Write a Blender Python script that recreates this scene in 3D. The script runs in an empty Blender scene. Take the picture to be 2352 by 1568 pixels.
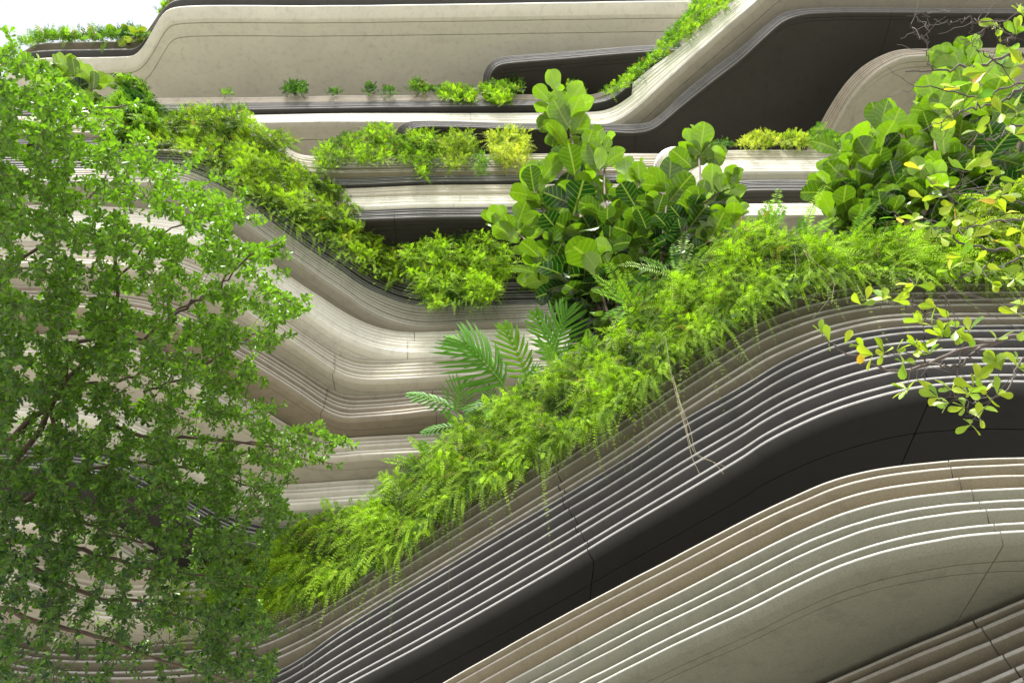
import bpy, math, random
import numpy as np
R = math.radians
rng = np.random.default_rng(7)
random.seed(7)
scene = bpy.context.scene
COL = scene.collection

# ------------------------------------------------------------------ camera
PITCH = R(50.0)
CAMZ = 1.6
W, H = 2352.0, 1568.0
FOC = (W / 2) / math.tan(R(31.0))
cam_d = bpy.data.cameras.new('camera')
cam = bpy.data.objects.new('camera', cam_d)
COL.objects.link(cam)
cam.location = (0, 0, CAMZ)
cam.rotation_euler = (R(90) + PITCH, 0, 0)
cam_d.sensor_width = 36.0
cam_d.lens = 36.0 * FOC / W
cam_d.clip_end = 2000
cam_d.clip_start = 0.05
scene.camera = cam

# ------------------------------------------------------------------ world and sun
SUN_EL, SUN_AZ = 60.0, -160.0       # degrees; azimuth from +y clockwise
w = bpy.data.worlds.new('World')
scene.world = w
w.use_nodes = True
nt = w.node_tree
bg = nt.nodes['Background']
sky = nt.nodes.new('ShaderNodeTexSky')
sky.sky_type = 'NISHITA'
sky.sun_disc = False
sky.sun_elevation = R(SUN_EL)
sky.sun_rotation = R(SUN_AZ)
sky.air_density = 1.0
sky.dust_density = 5.0
sky.ozone_density = 1.0
hs = nt.nodes.new('ShaderNodeHueSaturation')
hs.inputs['Saturation'].default_value = 0.35
nt.links.new(sky.outputs[0], hs.inputs['Color'])
nt.links.new(hs.outputs[0], bg.inputs[0])
bg.inputs[1].default_value = 0.115
sd = bpy.data.lights.new('sun', 'SUN')
sd.energy = 4.0
sd.angle = R(9)
sd.color = (1.0, 0.98, 0.94)
so = bpy.data.objects.new('sun', sd)
COL.objects.link(so)
a, e = R(SUN_AZ), R(SUN_EL)
sun_dir = np.array([math.sin(a) * math.cos(e), math.cos(a) * math.cos(e), math.sin(e)])
from mathutils import Vector
so.rotation_euler = Vector(sun_dir.tolist()).to_track_quat('Z', 'Y').to_euler()
so.location = (0, 0, 60)
scene.view_settings.view_transform = 'Standard'
scene.view_settings.look = 'None'
scene.view_settings.gamma = 1
scene.view_settings.exposure = 1.55
scene.cycles.max_bounces = 6
scene.cycles.diffuse_bounces = 4
scene.cycles.glossy_bounces = 2
scene.cycles.transmission_bounces = 4
scene.cycles.transparent_max_bounces = 4

# ------------------------------------------------------------------ view helpers (a traced direction plus a real height, depth or range)
CP, SP = math.cos(PITCH), math.sin(PITCH)
def ray(u, v):
    u = np.asarray(u, float); v = np.asarray(v, float)
    a = (u - W / 2) / FOC; b = (H / 2 - v) / FOC
    return np.stack([a, CP - b * SP, SP + b * CP], -1)
def at_z(u, v, z):                    # z above the camera
    d = ray(u, v); return d * (np.asarray(z, float) / d[..., 2])[..., None] + np.array([0, 0, CAMZ])
def at_y(u, v, y):
    d = ray(u, v); return d * (np.asarray(y, float) / d[..., 1])[..., None] + np.array([0, 0, CAMZ])
def at_r(u, v, r):
    d = ray(u, v); d = d / np.linalg.norm(d, axis=-1, keepdims=True)
    return d * np.asarray(r, float)[..., None] + np.array([0, 0, CAMZ])

def spline(pts, n):
    P = np.array(pts, float)
    P = np.vstack([2 * P[0] - P[1], P, 2 * P[-1] - P[-2]])
    out = []
    for i in range(1, len(P) - 2):
        p0, p1, p2, p3 = P[i - 1:i + 3]
        t0 = 0; t1 = max(np.linalg.norm(p1 - p0), 1e-6) ** .5
        t2 = t1 + max(np.linalg.norm(p2 - p1), 1e-6) ** .5; t3 = t2 + max(np.linalg.norm(p3 - p2), 1e-6) ** .5
        t = np.linspace(t1, t2, 14, endpoint=False)[:, None]
        A1 = (t1 - t) / (t1 - t0) * p0 + (t - t0) / (t1 - t0) * p1
        A2 = (t2 - t) / (t2 - t1) * p1 + (t - t1) / (t2 - t1) * p2
        A3 = (t3 - t) / (t3 - t2) * p2 + (t - t2) / (t3 - t2) * p3
        B1 = (t2 - t) / (t2 - t0) * A1 + (t - t0) / (t2 - t0) * A2
        B2 = (t3 - t) / (t3 - t1) * A2 + (t - t1) / (t3 - t1) * A3
        out.append((t2 - t) / (t2 - t1) * B1 + (t - t1) / (t2 - t1) * B2)
    out = np.vstack(out + [P[-2][None]])
    s = np.r_[0, np.cumsum(np.linalg.norm(np.diff(out, axis=0), axis=1))]
    q = np.linspace(0, s[-1], n)
    return np.stack([np.interp(q, s, out[:, k]) for k in range(out.shape[1])], -1)

# ------------------------------------------------------------------ object helpers
def tag(o, label=None, cat=None, group=None, kind=None):
    if label: o['label'] = label
    if cat: o['category'] = cat
    if group: o['group'] = group
    if kind: o['kind'] = kind
    return o
def empty(name, loc):
    o = bpy.data.objects.new(name, None); COL.objects.link(o)
    o.location = tuple(float(c) for c in loc); o.empty_display_size = .2
    return o
class Acc:
    """collects faces, then links them as ONE mesh object"""
    def __init__(s): s.v = []; s.f = []; s.c = []; s.n = 0; s.uv = []
    def add(s, v, f, c=None, uv=None):
        v = np.asarray(v, float).reshape(-1, 3); f = np.asarray(f, int)
        s.v.append(v); s.f.append(f + s.n); s.n += len(v)
        c = np.ones((len(v), 3)) * .5 if c is None else np.broadcast_to(np.asarray(c, float), (len(v), 3))
        s.c.append(c)
        s.uv.append(np.zeros((len(v), 2)) if uv is None else uv)
    def build(s, name, mat, parent=None, smooth=False, extra=None):
        V = np.vstack(s.v); off = np.zeros(3)
        if parent is not None:
            p = parent
            while p is not None: off += np.array(p.location); p = p.parent
        V = V - off
        me = bpy.data.meshes.new(name)
        nq = sum(len(f) for f in s.f)
        me.vertices.add(len(V)); me.vertices.foreach_set('co', V.ravel())
        tot = np.concatenate([np.full(len(f), f.shape[1]) for f in s.f])
        idx = np.concatenate([f.ravel() for f in s.f])
        me.loops.add(len(idx)); me.loops.foreach_set('vertex_index', idx.astype(np.int32))
        me.polygons.add(nq)
        me.polygons.foreach_set('loop_start', np.r_[0, np.cumsum(tot)[:-1]].astype(np.int32))
        me.polygons.foreach_set('loop_total', tot.astype(np.int32))
        if smooth: me.polygons.foreach_set('use_smooth', np.ones(nq, bool))
        C = np.vstack(s.c)
        at = me.color_attributes.new('tint', 'FLOAT_COLOR', 'POINT')
        at.data.foreach_set('color', np.c_[C, np.ones(len(C))].ravel())
        UV = np.vstack(s.uv)
        if np.any(UV):
            l = me.uv_layers.new(name='uv'); l.data.foreach_set('uv', UV[idx].ravel())
        me.update(calc_edges=True)
        me.validate()
        me.materials.append(mat)
        o = bpy.data.objects.new(name, me); COL.objects.link(o)
        if parent is not None: o.parent = parent
        return o

# ------------------------------------------------------------------ materials
def new_mat(name):
    m = bpy.data.materials.new(name); m.use_nodes = True
    n = m.node_tree; return m, n, n.nodes['Principled BSDF']
def concrete(name, c, rough=.85, var=.05, stain=.26, nose_light=.32):
    m, n, p = new_mat(name)
    N = n.nodes.new; L = n.links.new
    tc = N('ShaderNodeTexCoord')
    a1 = N('ShaderNodeTexNoise'); a1.inputs['Scale'].default_value = .9; a1.inputs['Detail'].default_value = 6
    a2 = N('ShaderNodeTexNoise'); a2.inputs['Scale'].default_value = 60; a2.inputs['Detail'].default_value = 5
    mp = N('ShaderNodeMapping'); mp.inputs['Scale'].default_value = (3.0, 3.0, .8)
    a3 = N('ShaderNodeTexNoise'); a3.inputs['Scale'].default_value = 1.3; a3.inputs['Detail'].default_value = 8; a3.inputs['Roughness'].default_value = .7
    for x in (a1, a2): L(tc.outputs['Object'], x.inputs['Vector'])
    L(tc.outputs['Object'], mp.inputs['Vector']); L(mp.outputs[0], a3.inputs['Vector'])
    def lin(src, lo, hi, f0=.3, f1=.7):
        r = N('ShaderNodeMapRange'); r.inputs['From Min'].default_value = f0; r.inputs['From Max'].default_value = f1
        r.inputs['To Min'].default_value = lo; r.inputs['To Max'].default_value = hi; L(src, r.inputs['Value']); return r.outputs[0]
    def mul(x, y):
        k = N('ShaderNodeMath'); k.operation = 'MULTIPLY'; L(x, k.inputs[0]); L(y, k.inputs[1]); return k.outputs[0]
    f = mul(mul(lin(a1.outputs['Fac'], 1 - var, 1 + var), lin(a2.outputs['Fac'], .88, 1.12)), lin(a3.outputs['Fac'], 1.04, 1 - stain, .5, .82))
    mx = N('ShaderNodeMix'); mx.data_type = 'RGBA'; mx.blend_type = 'MULTIPLY'; mx.inputs['Factor'].default_value = 1
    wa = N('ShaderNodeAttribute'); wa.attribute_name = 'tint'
    wm = N('ShaderNodeMath'); wm.operation = 'MULTIPLY'; wm.inputs[1].default_value = nose_light; L(wa.outputs['Fac'], wm.inputs[0])  # pale nose tint: sky light and sheen put into the base colour
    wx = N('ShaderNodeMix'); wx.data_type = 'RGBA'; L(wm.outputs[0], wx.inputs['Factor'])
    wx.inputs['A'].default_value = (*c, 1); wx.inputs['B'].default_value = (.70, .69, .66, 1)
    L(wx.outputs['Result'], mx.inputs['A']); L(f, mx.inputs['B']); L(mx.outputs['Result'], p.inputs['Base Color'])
    p.inputs['Roughness'].default_value = rough; p.inputs['Specular IOR Level'].default_value = .18
    bu = N('ShaderNodeBump'); bu.inputs['Strength'].default_value = .2; bu.inputs['Distance'].default_value = .01
    L(a2.outputs['Fac'], bu.inputs['Height']); L(bu.outputs[0], p.inputs['Normal'])
    return m
def leaf_mat(name, rough=.5, trans=.4, vein=False, spec=.4, glow=(.85, .95, .35)):
    m, n, p = new_mat(name)
    N = n.nodes.new; L = n.links.new
    at = N('ShaderNodeAttribute'); at.attribute_name = 'tint'
    src = at.outputs['Color']
    if vein:
        uv = N('ShaderNodeUVMap'); uv.uv_map = 'uv'
        sx = N('ShaderNodeSeparateXYZ'); L(uv.outputs[0], sx.inputs[0])
        ab = N('ShaderNodeMath'); ab.operation = 'ABSOLUTE'; L(sx.outputs['X'], ab.inputs[0])
        mid = N('ShaderNodeMapRange'); mid.inputs['From Min'].default_value = .035; mid.inputs['From Max'].default_value = .01
        L(ab.outputs[0], mid.inputs['Value'])
        # side veins: sawtooth along y - .55*|x|
        k = N('ShaderNodeMath'); k.operation = 'MULTIPLY_ADD'; k.inputs[1].default_value = -.5; L(ab.outputs[0], k.inputs[0]); L(sx.outputs['Y'], k.inputs[2])
        k2 = N('ShaderNodeMath'); k2.operation = 'MULTIPLY'; k2.inputs[1].default_value = 7; L(k.outputs[0], k2.inputs[0])
        fr = N('ShaderNodeMath'); fr.operation = 'PINGPONG'; fr.inputs[1].default_value = .5; L(k2.outputs[0], fr.inputs[0])
        sv = N('ShaderNodeMapRange'); sv.inputs['From Min'].default_value = .09; sv.inputs['From Max'].default_value = .02; sv.inputs['To Max'].default_value = .7
        L(fr.outputs[0], sv.inputs['Value'])
        mxm = N('ShaderNodeMath'); mxm.operation = 'MAXIMUM'; L(mid.outputs[0], mxm.inputs[0]); L(sv.outputs[0], mxm.inputs[1])
        m0 = N('ShaderNodeMix'); m0.data_type = 'RGBA'; L(mxm.outputs[0], m0.inputs['Factor']); L(src, m0.inputs['A'])
        m1 = N('ShaderNodeMix'); m1.data_type = 'RGBA'; m1.inputs['Factor'].default_value = .38
        L(src, m1.inputs['A']); m1.inputs['B'].default_value = (.34, .42, .10, 1)
        L(m1.outputs['Result'], m0.inputs['B']); src = m0.outputs['Result']
    L(src, p.inputs['Base Color']); p.inputs['Roughness'].default_value = rough
    p.inputs['Specular IOR Level'].default_value = spec
    tr = N('ShaderNodeBsdfTranslucent')
    g = N('ShaderNodeMix'); g.data_type = 'RGBA'; g.blend_type = 'MULTIPLY'; g.inputs['Factor'].default_value = 1
    L(src, g.inputs['A']); g.inputs['B'].default_value = (*[c * 1.5 for c in glow], 1); L(g.outputs['Result'], tr.inputs['Color'])
    ms = N('ShaderNodeMixShader'); ms.inputs[0].default_value = trans
    L(p.outputs[0], ms.inputs[1]); L(tr.outputs[0], ms.inputs[2])
    L(ms.outputs[0], n.nodes['Material Output'].inputs['Surface'])
    return m
def bark(name, c):
    m, n, p = new_mat(name)
    t = n.nodes.new('ShaderNodeTexNoise'); t.inputs['Scale'].default_value = 30; t.inputs['Detail'].default_value = 5
    cr = n.nodes.new('ShaderNodeValToRGB'); cr.color_ramp.elements[0].position = .3; cr.color_ramp.elements[1].position = .7
    cr.color_ramp.elements[0].color = (*[x * .55 for x in c], 1); cr.color_ramp.elements[1].color = (*[x * 1.4 for x in c], 1)
    n.links.new(t.outputs['Fac'], cr.inputs[0]); n.links.new(cr.outputs[0], p.inputs['Base Color'])
    p.inputs['Roughness'].default_value = .8
    return m
M = dict(
    light=concrete('pale_concrete', (.64, .615, .53)),
    beige=concrete('beige_concrete', (.47, .45, .365)),
    tan=concrete('tan_concrete', (.39, .355, .275)),
    brown=concrete('brown_concrete', (.098, .083, .053)),  # base darkened to carry the shade on the lower ledges
    taupe=concrete('taupe_concrete', (.26, .24, .19)),
    grey=concrete('grey_beige_concrete', (.155, .152, .113)),  # darkened likewise, lower ledge shade held in the colour
    umber=concrete('umber_concrete', (.215, .18, .125)),
    olive=concrete('olive_brown_concrete', (.15, .125, .078)),  # shaded version of the tan for the low ledge
    char=concrete('charcoal_concrete', (.026, .0245, .023), nose_light=.30),
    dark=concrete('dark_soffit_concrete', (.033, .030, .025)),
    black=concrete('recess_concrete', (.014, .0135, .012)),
)
FERN = leaf_mat('fern_leaf', .7, .38, spec=.12)
GLOSS = leaf_mat('glossy_leaf', .28, .24, vein=True, spec=.6)
TREE = leaf_mat('tree_leaf', .38, .36, spec=.38)
PHILO = leaf_mat('lobed_leaf', .5, .30, spec=.2)
BARK = bark('brown_bark', (.10, .065, .045))
BARK2 = bark('grey_bark', (.075, .058, .048))
VINE = bark('pale_vine', (.19, .165, .085))

# ------------------------------------------------------------------ ground
m = concrete('paving', (.17, .165, .15))
g = Acc()
g.add([(-900, -900, 0), (900, -900, 0), (900, 900, 0), (-900, 900, 0)], [(0, 1, 2, 3)])
tag(g.build('ground', m), kind='structure')

# ------------------------------------------------------------------ building
PAT = np.array([0, .09, .24, .415, .575, .69, .89, 1.0])
building = empty('terraced_building', (0, 12, 0))
tag(building, 'curving terraced concrete facade stepping in ribbed beige brown and charcoal bands', 'building')
RINGS = {}
def wobble(n, amp, k=5):
    q = rng.normal(0, 1, n // k + 4)
    x = np.linspace(0, len(q) - 1.001, n)
    i = x.astype(int); f = x - i; f = f * f * (3 - 2 * f)
    return amp * (q[i] * (1 - f) + q[np.minimum(i + 1, len(q) - 1)] * f)
def normals2(P):
    T = np.gradient(P[:, :2], axis=0); T /= np.maximum(np.linalg.norm(T, axis=1, keepdims=True), 1e-9)
    Nn = np.stack([T[:, 1], -T[:, 0]], -1)      # right of travel (+x travel -> -y)
    return Nn
def strip(acc, rows, nose_light=None):                            # rows: list of (n,3) arrays
    k = len(rows); n = len(rows[0])
    V = np.stack(rows, 1).reshape(-1, 3)
    i = np.arange(n - 1)[:, None] * k + np.arange(k - 1)[None]
    F = np.stack([i, i + k, i + k + 1, i + 1], -1).reshape(-1, 4)
    c = np.zeros((n, k, 3))
    if nose_light is not None: c[:] = np.array(nose_light)[None, :, None]
    acc.add(V, F, c.reshape(-1, 3))
def course_piece(acc, P, z, t, r, lean, depth, groove=None, tl0=.1, hbf=.2):
    """one precast course: rounded top nose at height z, face leaning back down to z - t"""
    Nn = normals2(P)
    def row(off, zz, back=0):
        q = np.zeros((len(P), 3)); q[:, :2] = P[:, :2] + Nn * off; q[:, 1] += back; q[:, 2] = zz + CAMZ; return q
    rows = [row(-r, z, depth), row(-lean, z - t, depth)]
    if groove:
        gw, gd = min(max(.012, t * .10), .035), .05
        for gb in groove[::-1]:
            rows += [row(-lean, z - t, gb + gw), row(-lean, z - t + gd, gb + gw), row(-lean, z - t + gd, gb), row(-lean, z - t, gb)]
    c = r * .35
    rows += [row(-lean - c, z - t), row(-lean, z - t + c * .4)]
    hb = min(t * hbf, tl0 * hbf * .85)
    rows += [row(-hb * .30, z - r - hb * 1.15), row(-hb * .05, z - r - hb * .85)]
    for a in (0, 30, 60, 90):
        rows.append(row(-r + r * math.cos(R(a)), z - r + r * math.sin(R(a))))
    rows.append(row(-r, z, depth))
    base = acc.n
    nose_lit = [0.0] * len(rows); nose_lit[-7:] = [.15, .8, 1, 1, 1, .8, .3]  # rows of the nose that carry the painted light
    strip(acc, rows, nose_lit)
    k = len(rows); n = len(P)
    acc.f.append(np.array([list(range(base, base + k - 1))]))
    acc.f.append(np.array([[base + (n - 1) * k + j for j in range(k - 2, -1, -1)]]))
def ring(name, z, top, bot, cols, frac=1.12, D=2.2, soffit=None, wall=.5, seams=(), grooves=(), n=110, pat=PAT, label=None, fold=None, rr=.32):
    """a ledge of stacked courses: top and bottom nose traced, pat = share of the ledge height where each course has its nose"""
    T2 = spline(top, n); B2 = spline(bot, n)
    ncs = len(pat)
    dt = ray(T2[:, 0], T2[:, 1]); db = ray(B2[:, 0], B2[:, 1])
    Ht = frac * float(np.median(z * dt[:, 2] / dt[:, 1] * db[:, 1] / db[:, 2] - z))
    Ht = max(Ht, .1)
    tl = Ht / (ncs - 1)
    mats = list(cols) if isinstance(cols, (list, tuple)) else [cols] * ncs
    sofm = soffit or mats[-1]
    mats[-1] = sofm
    curves = []
    for j, f in enumerate(pat):
        zz = z + Ht * (1 - f)
        UVc = T2 * (1 - f) + B2 * f
        P = at_z(UVc[:, 0], UVc[:, 1], np.full(n, zz))
        P[:, 1] += wobble(n, min(tl * .03, .005), 8)
        curves.append((P, zz, UVc))
    P, zz, _ = curves[-1]
    zs = z - tl + CAMZ + .003
    def at(back, h):
        q = P.copy(); q[:, 1] += back; q[:, 2] = h; return q
    sof = Acc()
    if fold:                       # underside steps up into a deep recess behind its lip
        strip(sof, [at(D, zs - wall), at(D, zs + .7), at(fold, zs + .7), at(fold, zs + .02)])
    else:
        strip(sof, [at(D, zs - wall), at(D, zs), at(.5 * D, zs)])
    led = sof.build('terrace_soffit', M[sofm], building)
    if label: led['label'] = label
    for j, (P, zz, UVc) in enumerate(curves):
        acc = Acc()
        last = j == ncs - 1
        t = tl if last else zz - curves[j + 1][1]
        dep = (fold if fold else .55 * D) if last else max(tl * 2, .3)
        if j == 0: dep = max(dep, .9)
        cuts = []
        for sm in seams:
            u = sm[0] + (sm[1] - sm[0]) * pat[j] / pat[-1]
            d = np.abs(UVc[:, 0] - u); i = int(np.argmin(d))
            cuts.append(min(max(i, 1), n - 2))
        cuts = sorted(set(cuts))
        segs = []; cur = [P[0]]
        for i in range(1, n):
            if i in cuts:
                d = P[i + 1] - P[i]; L = np.linalg.norm(d); gw = min(max(.010, tl * .10), .022)
                cur.append(P[i] - d / L * gw / 2); segs.append(np.array(cur)); cur = [P[i] + d / L * gw / 2]
            else: cur.append(P[i])
        segs.append(np.array(cur))
        for sg in segs:
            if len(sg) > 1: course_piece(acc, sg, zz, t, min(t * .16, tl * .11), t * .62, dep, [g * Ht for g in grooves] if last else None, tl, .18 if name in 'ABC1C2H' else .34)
        o = acc.build('ledge_course', M[mats[j]], led, smooth=True)
        try: o.data.set_sharp_from_angle(angle=R(40))
        except Exception: pass
    print('RING', name, round(z - tl, 2), round(z + Ht, 2), 'y', P[:, 1].min().round(1), P[:, 1].max().round(1))
    RINGS[name] = (T2, curves[0][0], curves[0][1])
    return Ht

TB = [(-80, 0)]
# lowest rib set, bottom right corner
ring('A', 3.4, [(1600, 1690), (1760, 1628), (1893, 1568), (2020, 1512), (2235, 1422), (2352, 1373), (2500, 1315)],
     [(1700, 1900), (1860, 1840), (1990, 1785), (2100, 1740), (2270, 1668), (2365, 1626), (2500, 1570)], 'brown', seams=[(2235, 2400)], D=2, label='shaded brown ribs of the lowest ledge')
ring('B', 4.7, [(880, 1648), (1014, 1568), (1117, 1509), (1277, 1420), (1567, 1267), (1718, 1188), (1808, 1145), (1901, 1105), (2001, 1078), (2175, 1057), (2351, 1048), (2500, 1044)],
     [(1160, 1672), (1367, 1568), (1568, 1467), (1701, 1405), (1835, 1338), (1935, 1293), (2068, 1253), (2201, 1228), (2298, 1219), (2351, 1216), (2500, 1212)],
     ['olive', 'olive', 'olive', 'grey', 'grey', 'grey', 'grey', 'grey'], D=4.5, soffit='grey', seams=[(2175, 2299)], grooves=(.32, .53), n=170, label='pale grey smooth underside of the lowest curved ledge')
HC = 8.2 + ring('C2', 8.2, [(-80, 1585), (100, 1600), (400, 1572), (567, 1560), (633, 1540), (693, 1508), (784, 1444), (1104, 1250), (1444, 1045), (1568, 962), (1711, 880), (1801, 826), (1901, 783), (1968, 764), (2068, 749), (2135, 746), (2351, 744), (2500, 743)],
     [(-80, 1680), (100, 1700), (450, 1690), (620, 1660), (700, 1620), (797, 1568), (984, 1468), (1241, 1322), (1481, 1178), (1567, 1128), (1705, 1045), (1755, 1012), (1868, 956), (1968, 919), (2068, 892), (2135, 881), (2235, 873), (2351, 872), (2500, 872)],
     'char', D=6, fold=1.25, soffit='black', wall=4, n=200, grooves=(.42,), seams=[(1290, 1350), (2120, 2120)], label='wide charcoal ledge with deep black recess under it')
ring('C1', HC + .24, [(-80, 1375), (0, 1400), (67, 1418), (157, 1430), (300, 1428), (450, 1415), (600, 1388), (680, 1350), (784, 1298), (1104, 1088), (1444, 862), (1568, 783), (1690, 706), (1768, 668), (1835, 648), (1935, 634), (2068, 628), (2351, 626), (2500, 625)],
     [(-80, 1505), (0, 1530), (100, 1547), (200, 1553), (433, 1547), (567, 1530), (633, 1508), (710, 1472), (784, 1428), (1104, 1237), (1417, 1045), (1568, 941), (1701, 856), (1755, 823), (1835, 786), (1901, 762), (2001, 737), (2068, 730), (2135, 729), (2351, 726), (2500, 725)],
     'brown', D=2, n=200, seams=[(1250, 1290), (2120, 2120)], label='warm brown upper half of the wide diagonal ledge')
# glimpses behind the tree, lower left
ring('D8b', 11.0, [(-80, 1262), (40, 1275), (133, 1302), (187, 1320), (267, 1333), (400, 1333), (480, 1330)],
     [(-80, 1335), (40, 1352), (133, 1385), (187, 1403), (267, 1415), (400, 1412), (480, 1410)], 'tan', label='short tan ledge low behind the tree')
ring('D8a', 12.1, [(-80, 1120), (100, 1122), (200, 1142), (267, 1168), (340, 1212), (410, 1255), (500, 1290), (540, 1300)],
     [(-80, 1195), (90, 1198), (185, 1220), (252, 1248), (325, 1292), (398, 1332), (480, 1362), (530, 1372)], 'tan', label='tan ledge bending down behind the tree')
ring('D7', 12.9, [(-80, 1010), (100, 1008), (250, 1022), (350, 1062), (450, 1120), (540, 1172), (620, 1192), (700, 1190), (800, 1184), (1000, 1172)],
     [(-80, 1070), (100, 1070), (240, 1088), (335, 1128), (430, 1182), (530, 1232), (620, 1250), (700, 1248), (800, 1242), (1000, 1230)], 'char', soffit='dark', label='charcoal ledge under the pale ones')
ring('D6', 13.8, [(-80, 880), (100, 880), (250, 892), (350, 928), (433, 978), (500, 1026), (551, 1059), (580, 1073), (632, 1080), (832, 1069), (982, 1062), (1300, 1045)],
     [(-80, 942), (100, 944), (220, 955), (320, 987), (400, 1032), (480, 1087), (540, 1127), (590, 1148), (640, 1154), (784, 1146), (832, 1143), (1000, 1136), (1300, 1122)], 'beige', seams=[(652, 630)], grooves=(.22, .42), D=2.4, label='pale beige lowest banded ledge of the inner curve')
ring('D5', 14.7, [(-80, 738), (100, 738), (250, 745), (350, 766), (430, 802), (500, 845), (551, 876), (607, 910), (682, 953), (716, 970), (739, 976), (776, 978), (851, 974), (992, 966), (1300, 945)],
     [(-80, 803), (100, 805), (260, 815), (370, 847), (450, 888), (530, 936), (585, 970), (626, 998), (664, 1022), (701, 1038), (720, 1042), (757, 1045), (832, 1040), (945, 1034), (1030, 1029), (1300, 1010)], 'tan', grooves=(.24,), D=2.4, label='tan banded ledge')
ring('D4', 15.6, [(-80, 642), (100, 642), (280, 650), (390, 672), (470, 702), (540, 740), (600, 775), (645, 803), (701, 838), (750, 870), (785, 887), (814, 893), (870, 892), (992, 882), (1031, 884), (1057, 896), (1080, 915), (1100, 945)],
     [(-80, 698), (100, 700), (260, 705), (360, 722), (440, 752), (520, 796), (585, 833), (682, 894), (738, 932), (767, 947), (795, 954), (832, 953), (926, 946), (997, 938), (1030, 941), (1055, 955), (1072, 972), (1085, 990)], 'umber', seams=[(755, 742), (998, 997)], grooves=(.25,), D=2.4, label='warm brown banded ledge ending in a rounded corner')
ring('D3', 16.6, [(-80, 545), (100, 545), (280, 550), (380, 563), (440, 582), (500, 610), (551, 640), (596, 670), (664, 720), (701, 746), (739, 772), (776, 793), (814, 808), (844, 813), (889, 814), (992, 810), (1316, 803), (1570, 798)],
     [(-80, 600), (100, 600), (300, 606), (400, 624), (480, 657), (551, 700), (620, 746), (673, 780), (701, 799), (767, 844), (795, 858), (832, 866), (889, 866), (992, 861), (1080, 856), (1400, 846), (1570, 843)], 'tan', seams=[(781, 765)], grooves=(.25,), D=2.4, label='tan banded ledge below the palest one')
ring('D2', 17.6, [(-80, 465), (100, 465), (280, 470), (380, 478), (440, 488), (490, 504), (536, 528), (569, 554), (632, 600), (682, 638), (739, 675), (802, 716), (851, 739), (907, 753), (951, 756), (992, 755), (1152, 749), (1379, 743), (1570, 740)],
     [(-80, 515), (100, 515), (250, 518), (360, 525), (430, 538), (483, 560), (540, 597), (580, 623), (636, 662), (711, 711), (739, 731), (776, 756), (814, 775), (851, 790), (907, 802), (951, 805), (992, 804), (1380, 796), (1570, 792)], 'light', seams=[(947, 943), (515, 478)], grooves=(.25,), D=2.6, label='palest cream banded ledge of the inner curve')
HD1 = 18.7 + ring('D1', 18.7, [(-80, 388), (306, 386), (372, 386), (428, 391), (464, 404), (503, 424), (536, 442), (559, 457), (601, 490), (634, 516), (667, 541), (700, 565), (747, 597), (780, 619), (832, 655), (877, 677), (926, 695), (964, 702), (1218, 698), (1349, 694), (1570, 690)],
     [(-80, 415), (339, 416), (388, 421), (437, 433), (470, 448), (503, 466), (536, 490), (585, 524), (634, 559), (701, 607), (739, 634), (802, 676), (832, 698), (870, 719), (907, 734), (951, 744), (992, 746), (1054, 742), (1185, 737), (1380, 732), (1570, 728)], 'taupe', grooves=(.45,), D=2.6, label='taupe banded ledge under the charcoal one')
ring('D0', HD1 + .1, [(-80, 346), (306, 346), (372, 346), (430, 350), (480, 362), (530, 385), (570, 412), (610, 440), (650, 470), (700, 506), (750, 542), (800, 575), (838, 600), (880, 628), (920, 643), (964, 650), (1100, 650), (1349, 645), (1570, 641)],
     [(-80, 383), (306, 381), (372, 381), (431, 386), (468, 399), (507, 419), (540, 437), (563, 452), (605, 485), (638, 511), (671, 536), (704, 560), (751, 592), (784, 614), (835, 650), (880, 672), (928, 690), (964, 697), (1218, 693), (1349, 689), (1570, 685)],
     ['brown', 'char', 'char', 'char', 'char', 'char', 'char', 'char'], D=1.5, label='charcoal banded ledge edge under the trailing ferns')
# upper middle ledges, left of the fig
ring('E4', 21.7, [(-80, 388), (300, 388), (480, 387), (560, 389), (595, 403), (628, 430), (655, 456), (760, 475), (1000, 470), (1300, 468), (1540, 466)], [(-80, 413), (300, 413), (480, 412), (560, 414), (595, 428), (628, 455), (655, 481), (760, 500), (1000, 496), (1300, 494), (1540, 493)], 'char', soffit='dark', seams=[(909, 908)], grooves=(.22, .45), D=3.5, label='charcoal ledge edge with smooth dark underside')
ring('E3', 22.35, [(-80, 359), (300, 359), (480, 358), (560, 360), (595, 374), (628, 401), (655, 427), (740, 446), (1000, 442), (1300, 440), (1540, 439)], [(-80, 384), (300, 384), (480, 383), (560, 385), (595, 399), (628, 426), (655, 452), (760, 471), (1000, 466.5), (1300, 465), (1540, 464)], 'light', seams=[(1050, 1049)], D=1, wall=.1, label='cream ledge edge')
ring('E2', 23.0, [(-80, 334), (300, 334), (480, 333), (560, 335), (595, 349), (628, 376), (655, 402), (700, 421), (1000, 417), (1240, 415), (1540, 413)], [(-80, 358), (300, 358), (480, 357), (560, 359), (595, 373), (628, 400), (655, 426), (700, 445), (1000, 439), (1300, 437), (1540, 437)], 'tan', D=1, wall=.1, label='tan ledge edge')
ring('E1', 23.6, [(-80, 308), (300, 308), (480, 307), (560, 309), (595, 323), (628, 350), (655, 376), (700, 395), (1000, 394), (1240, 392), (1540, 391)], [(-80, 331), (300, 331), (480, 330), (560, 332), (595, 346), (628, 373), (655, 399), (700, 418), (1000, 415), (1240, 412), (1540, 411)], 'char', D=1, wall=.1, label='charcoal ledge edge')
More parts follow.
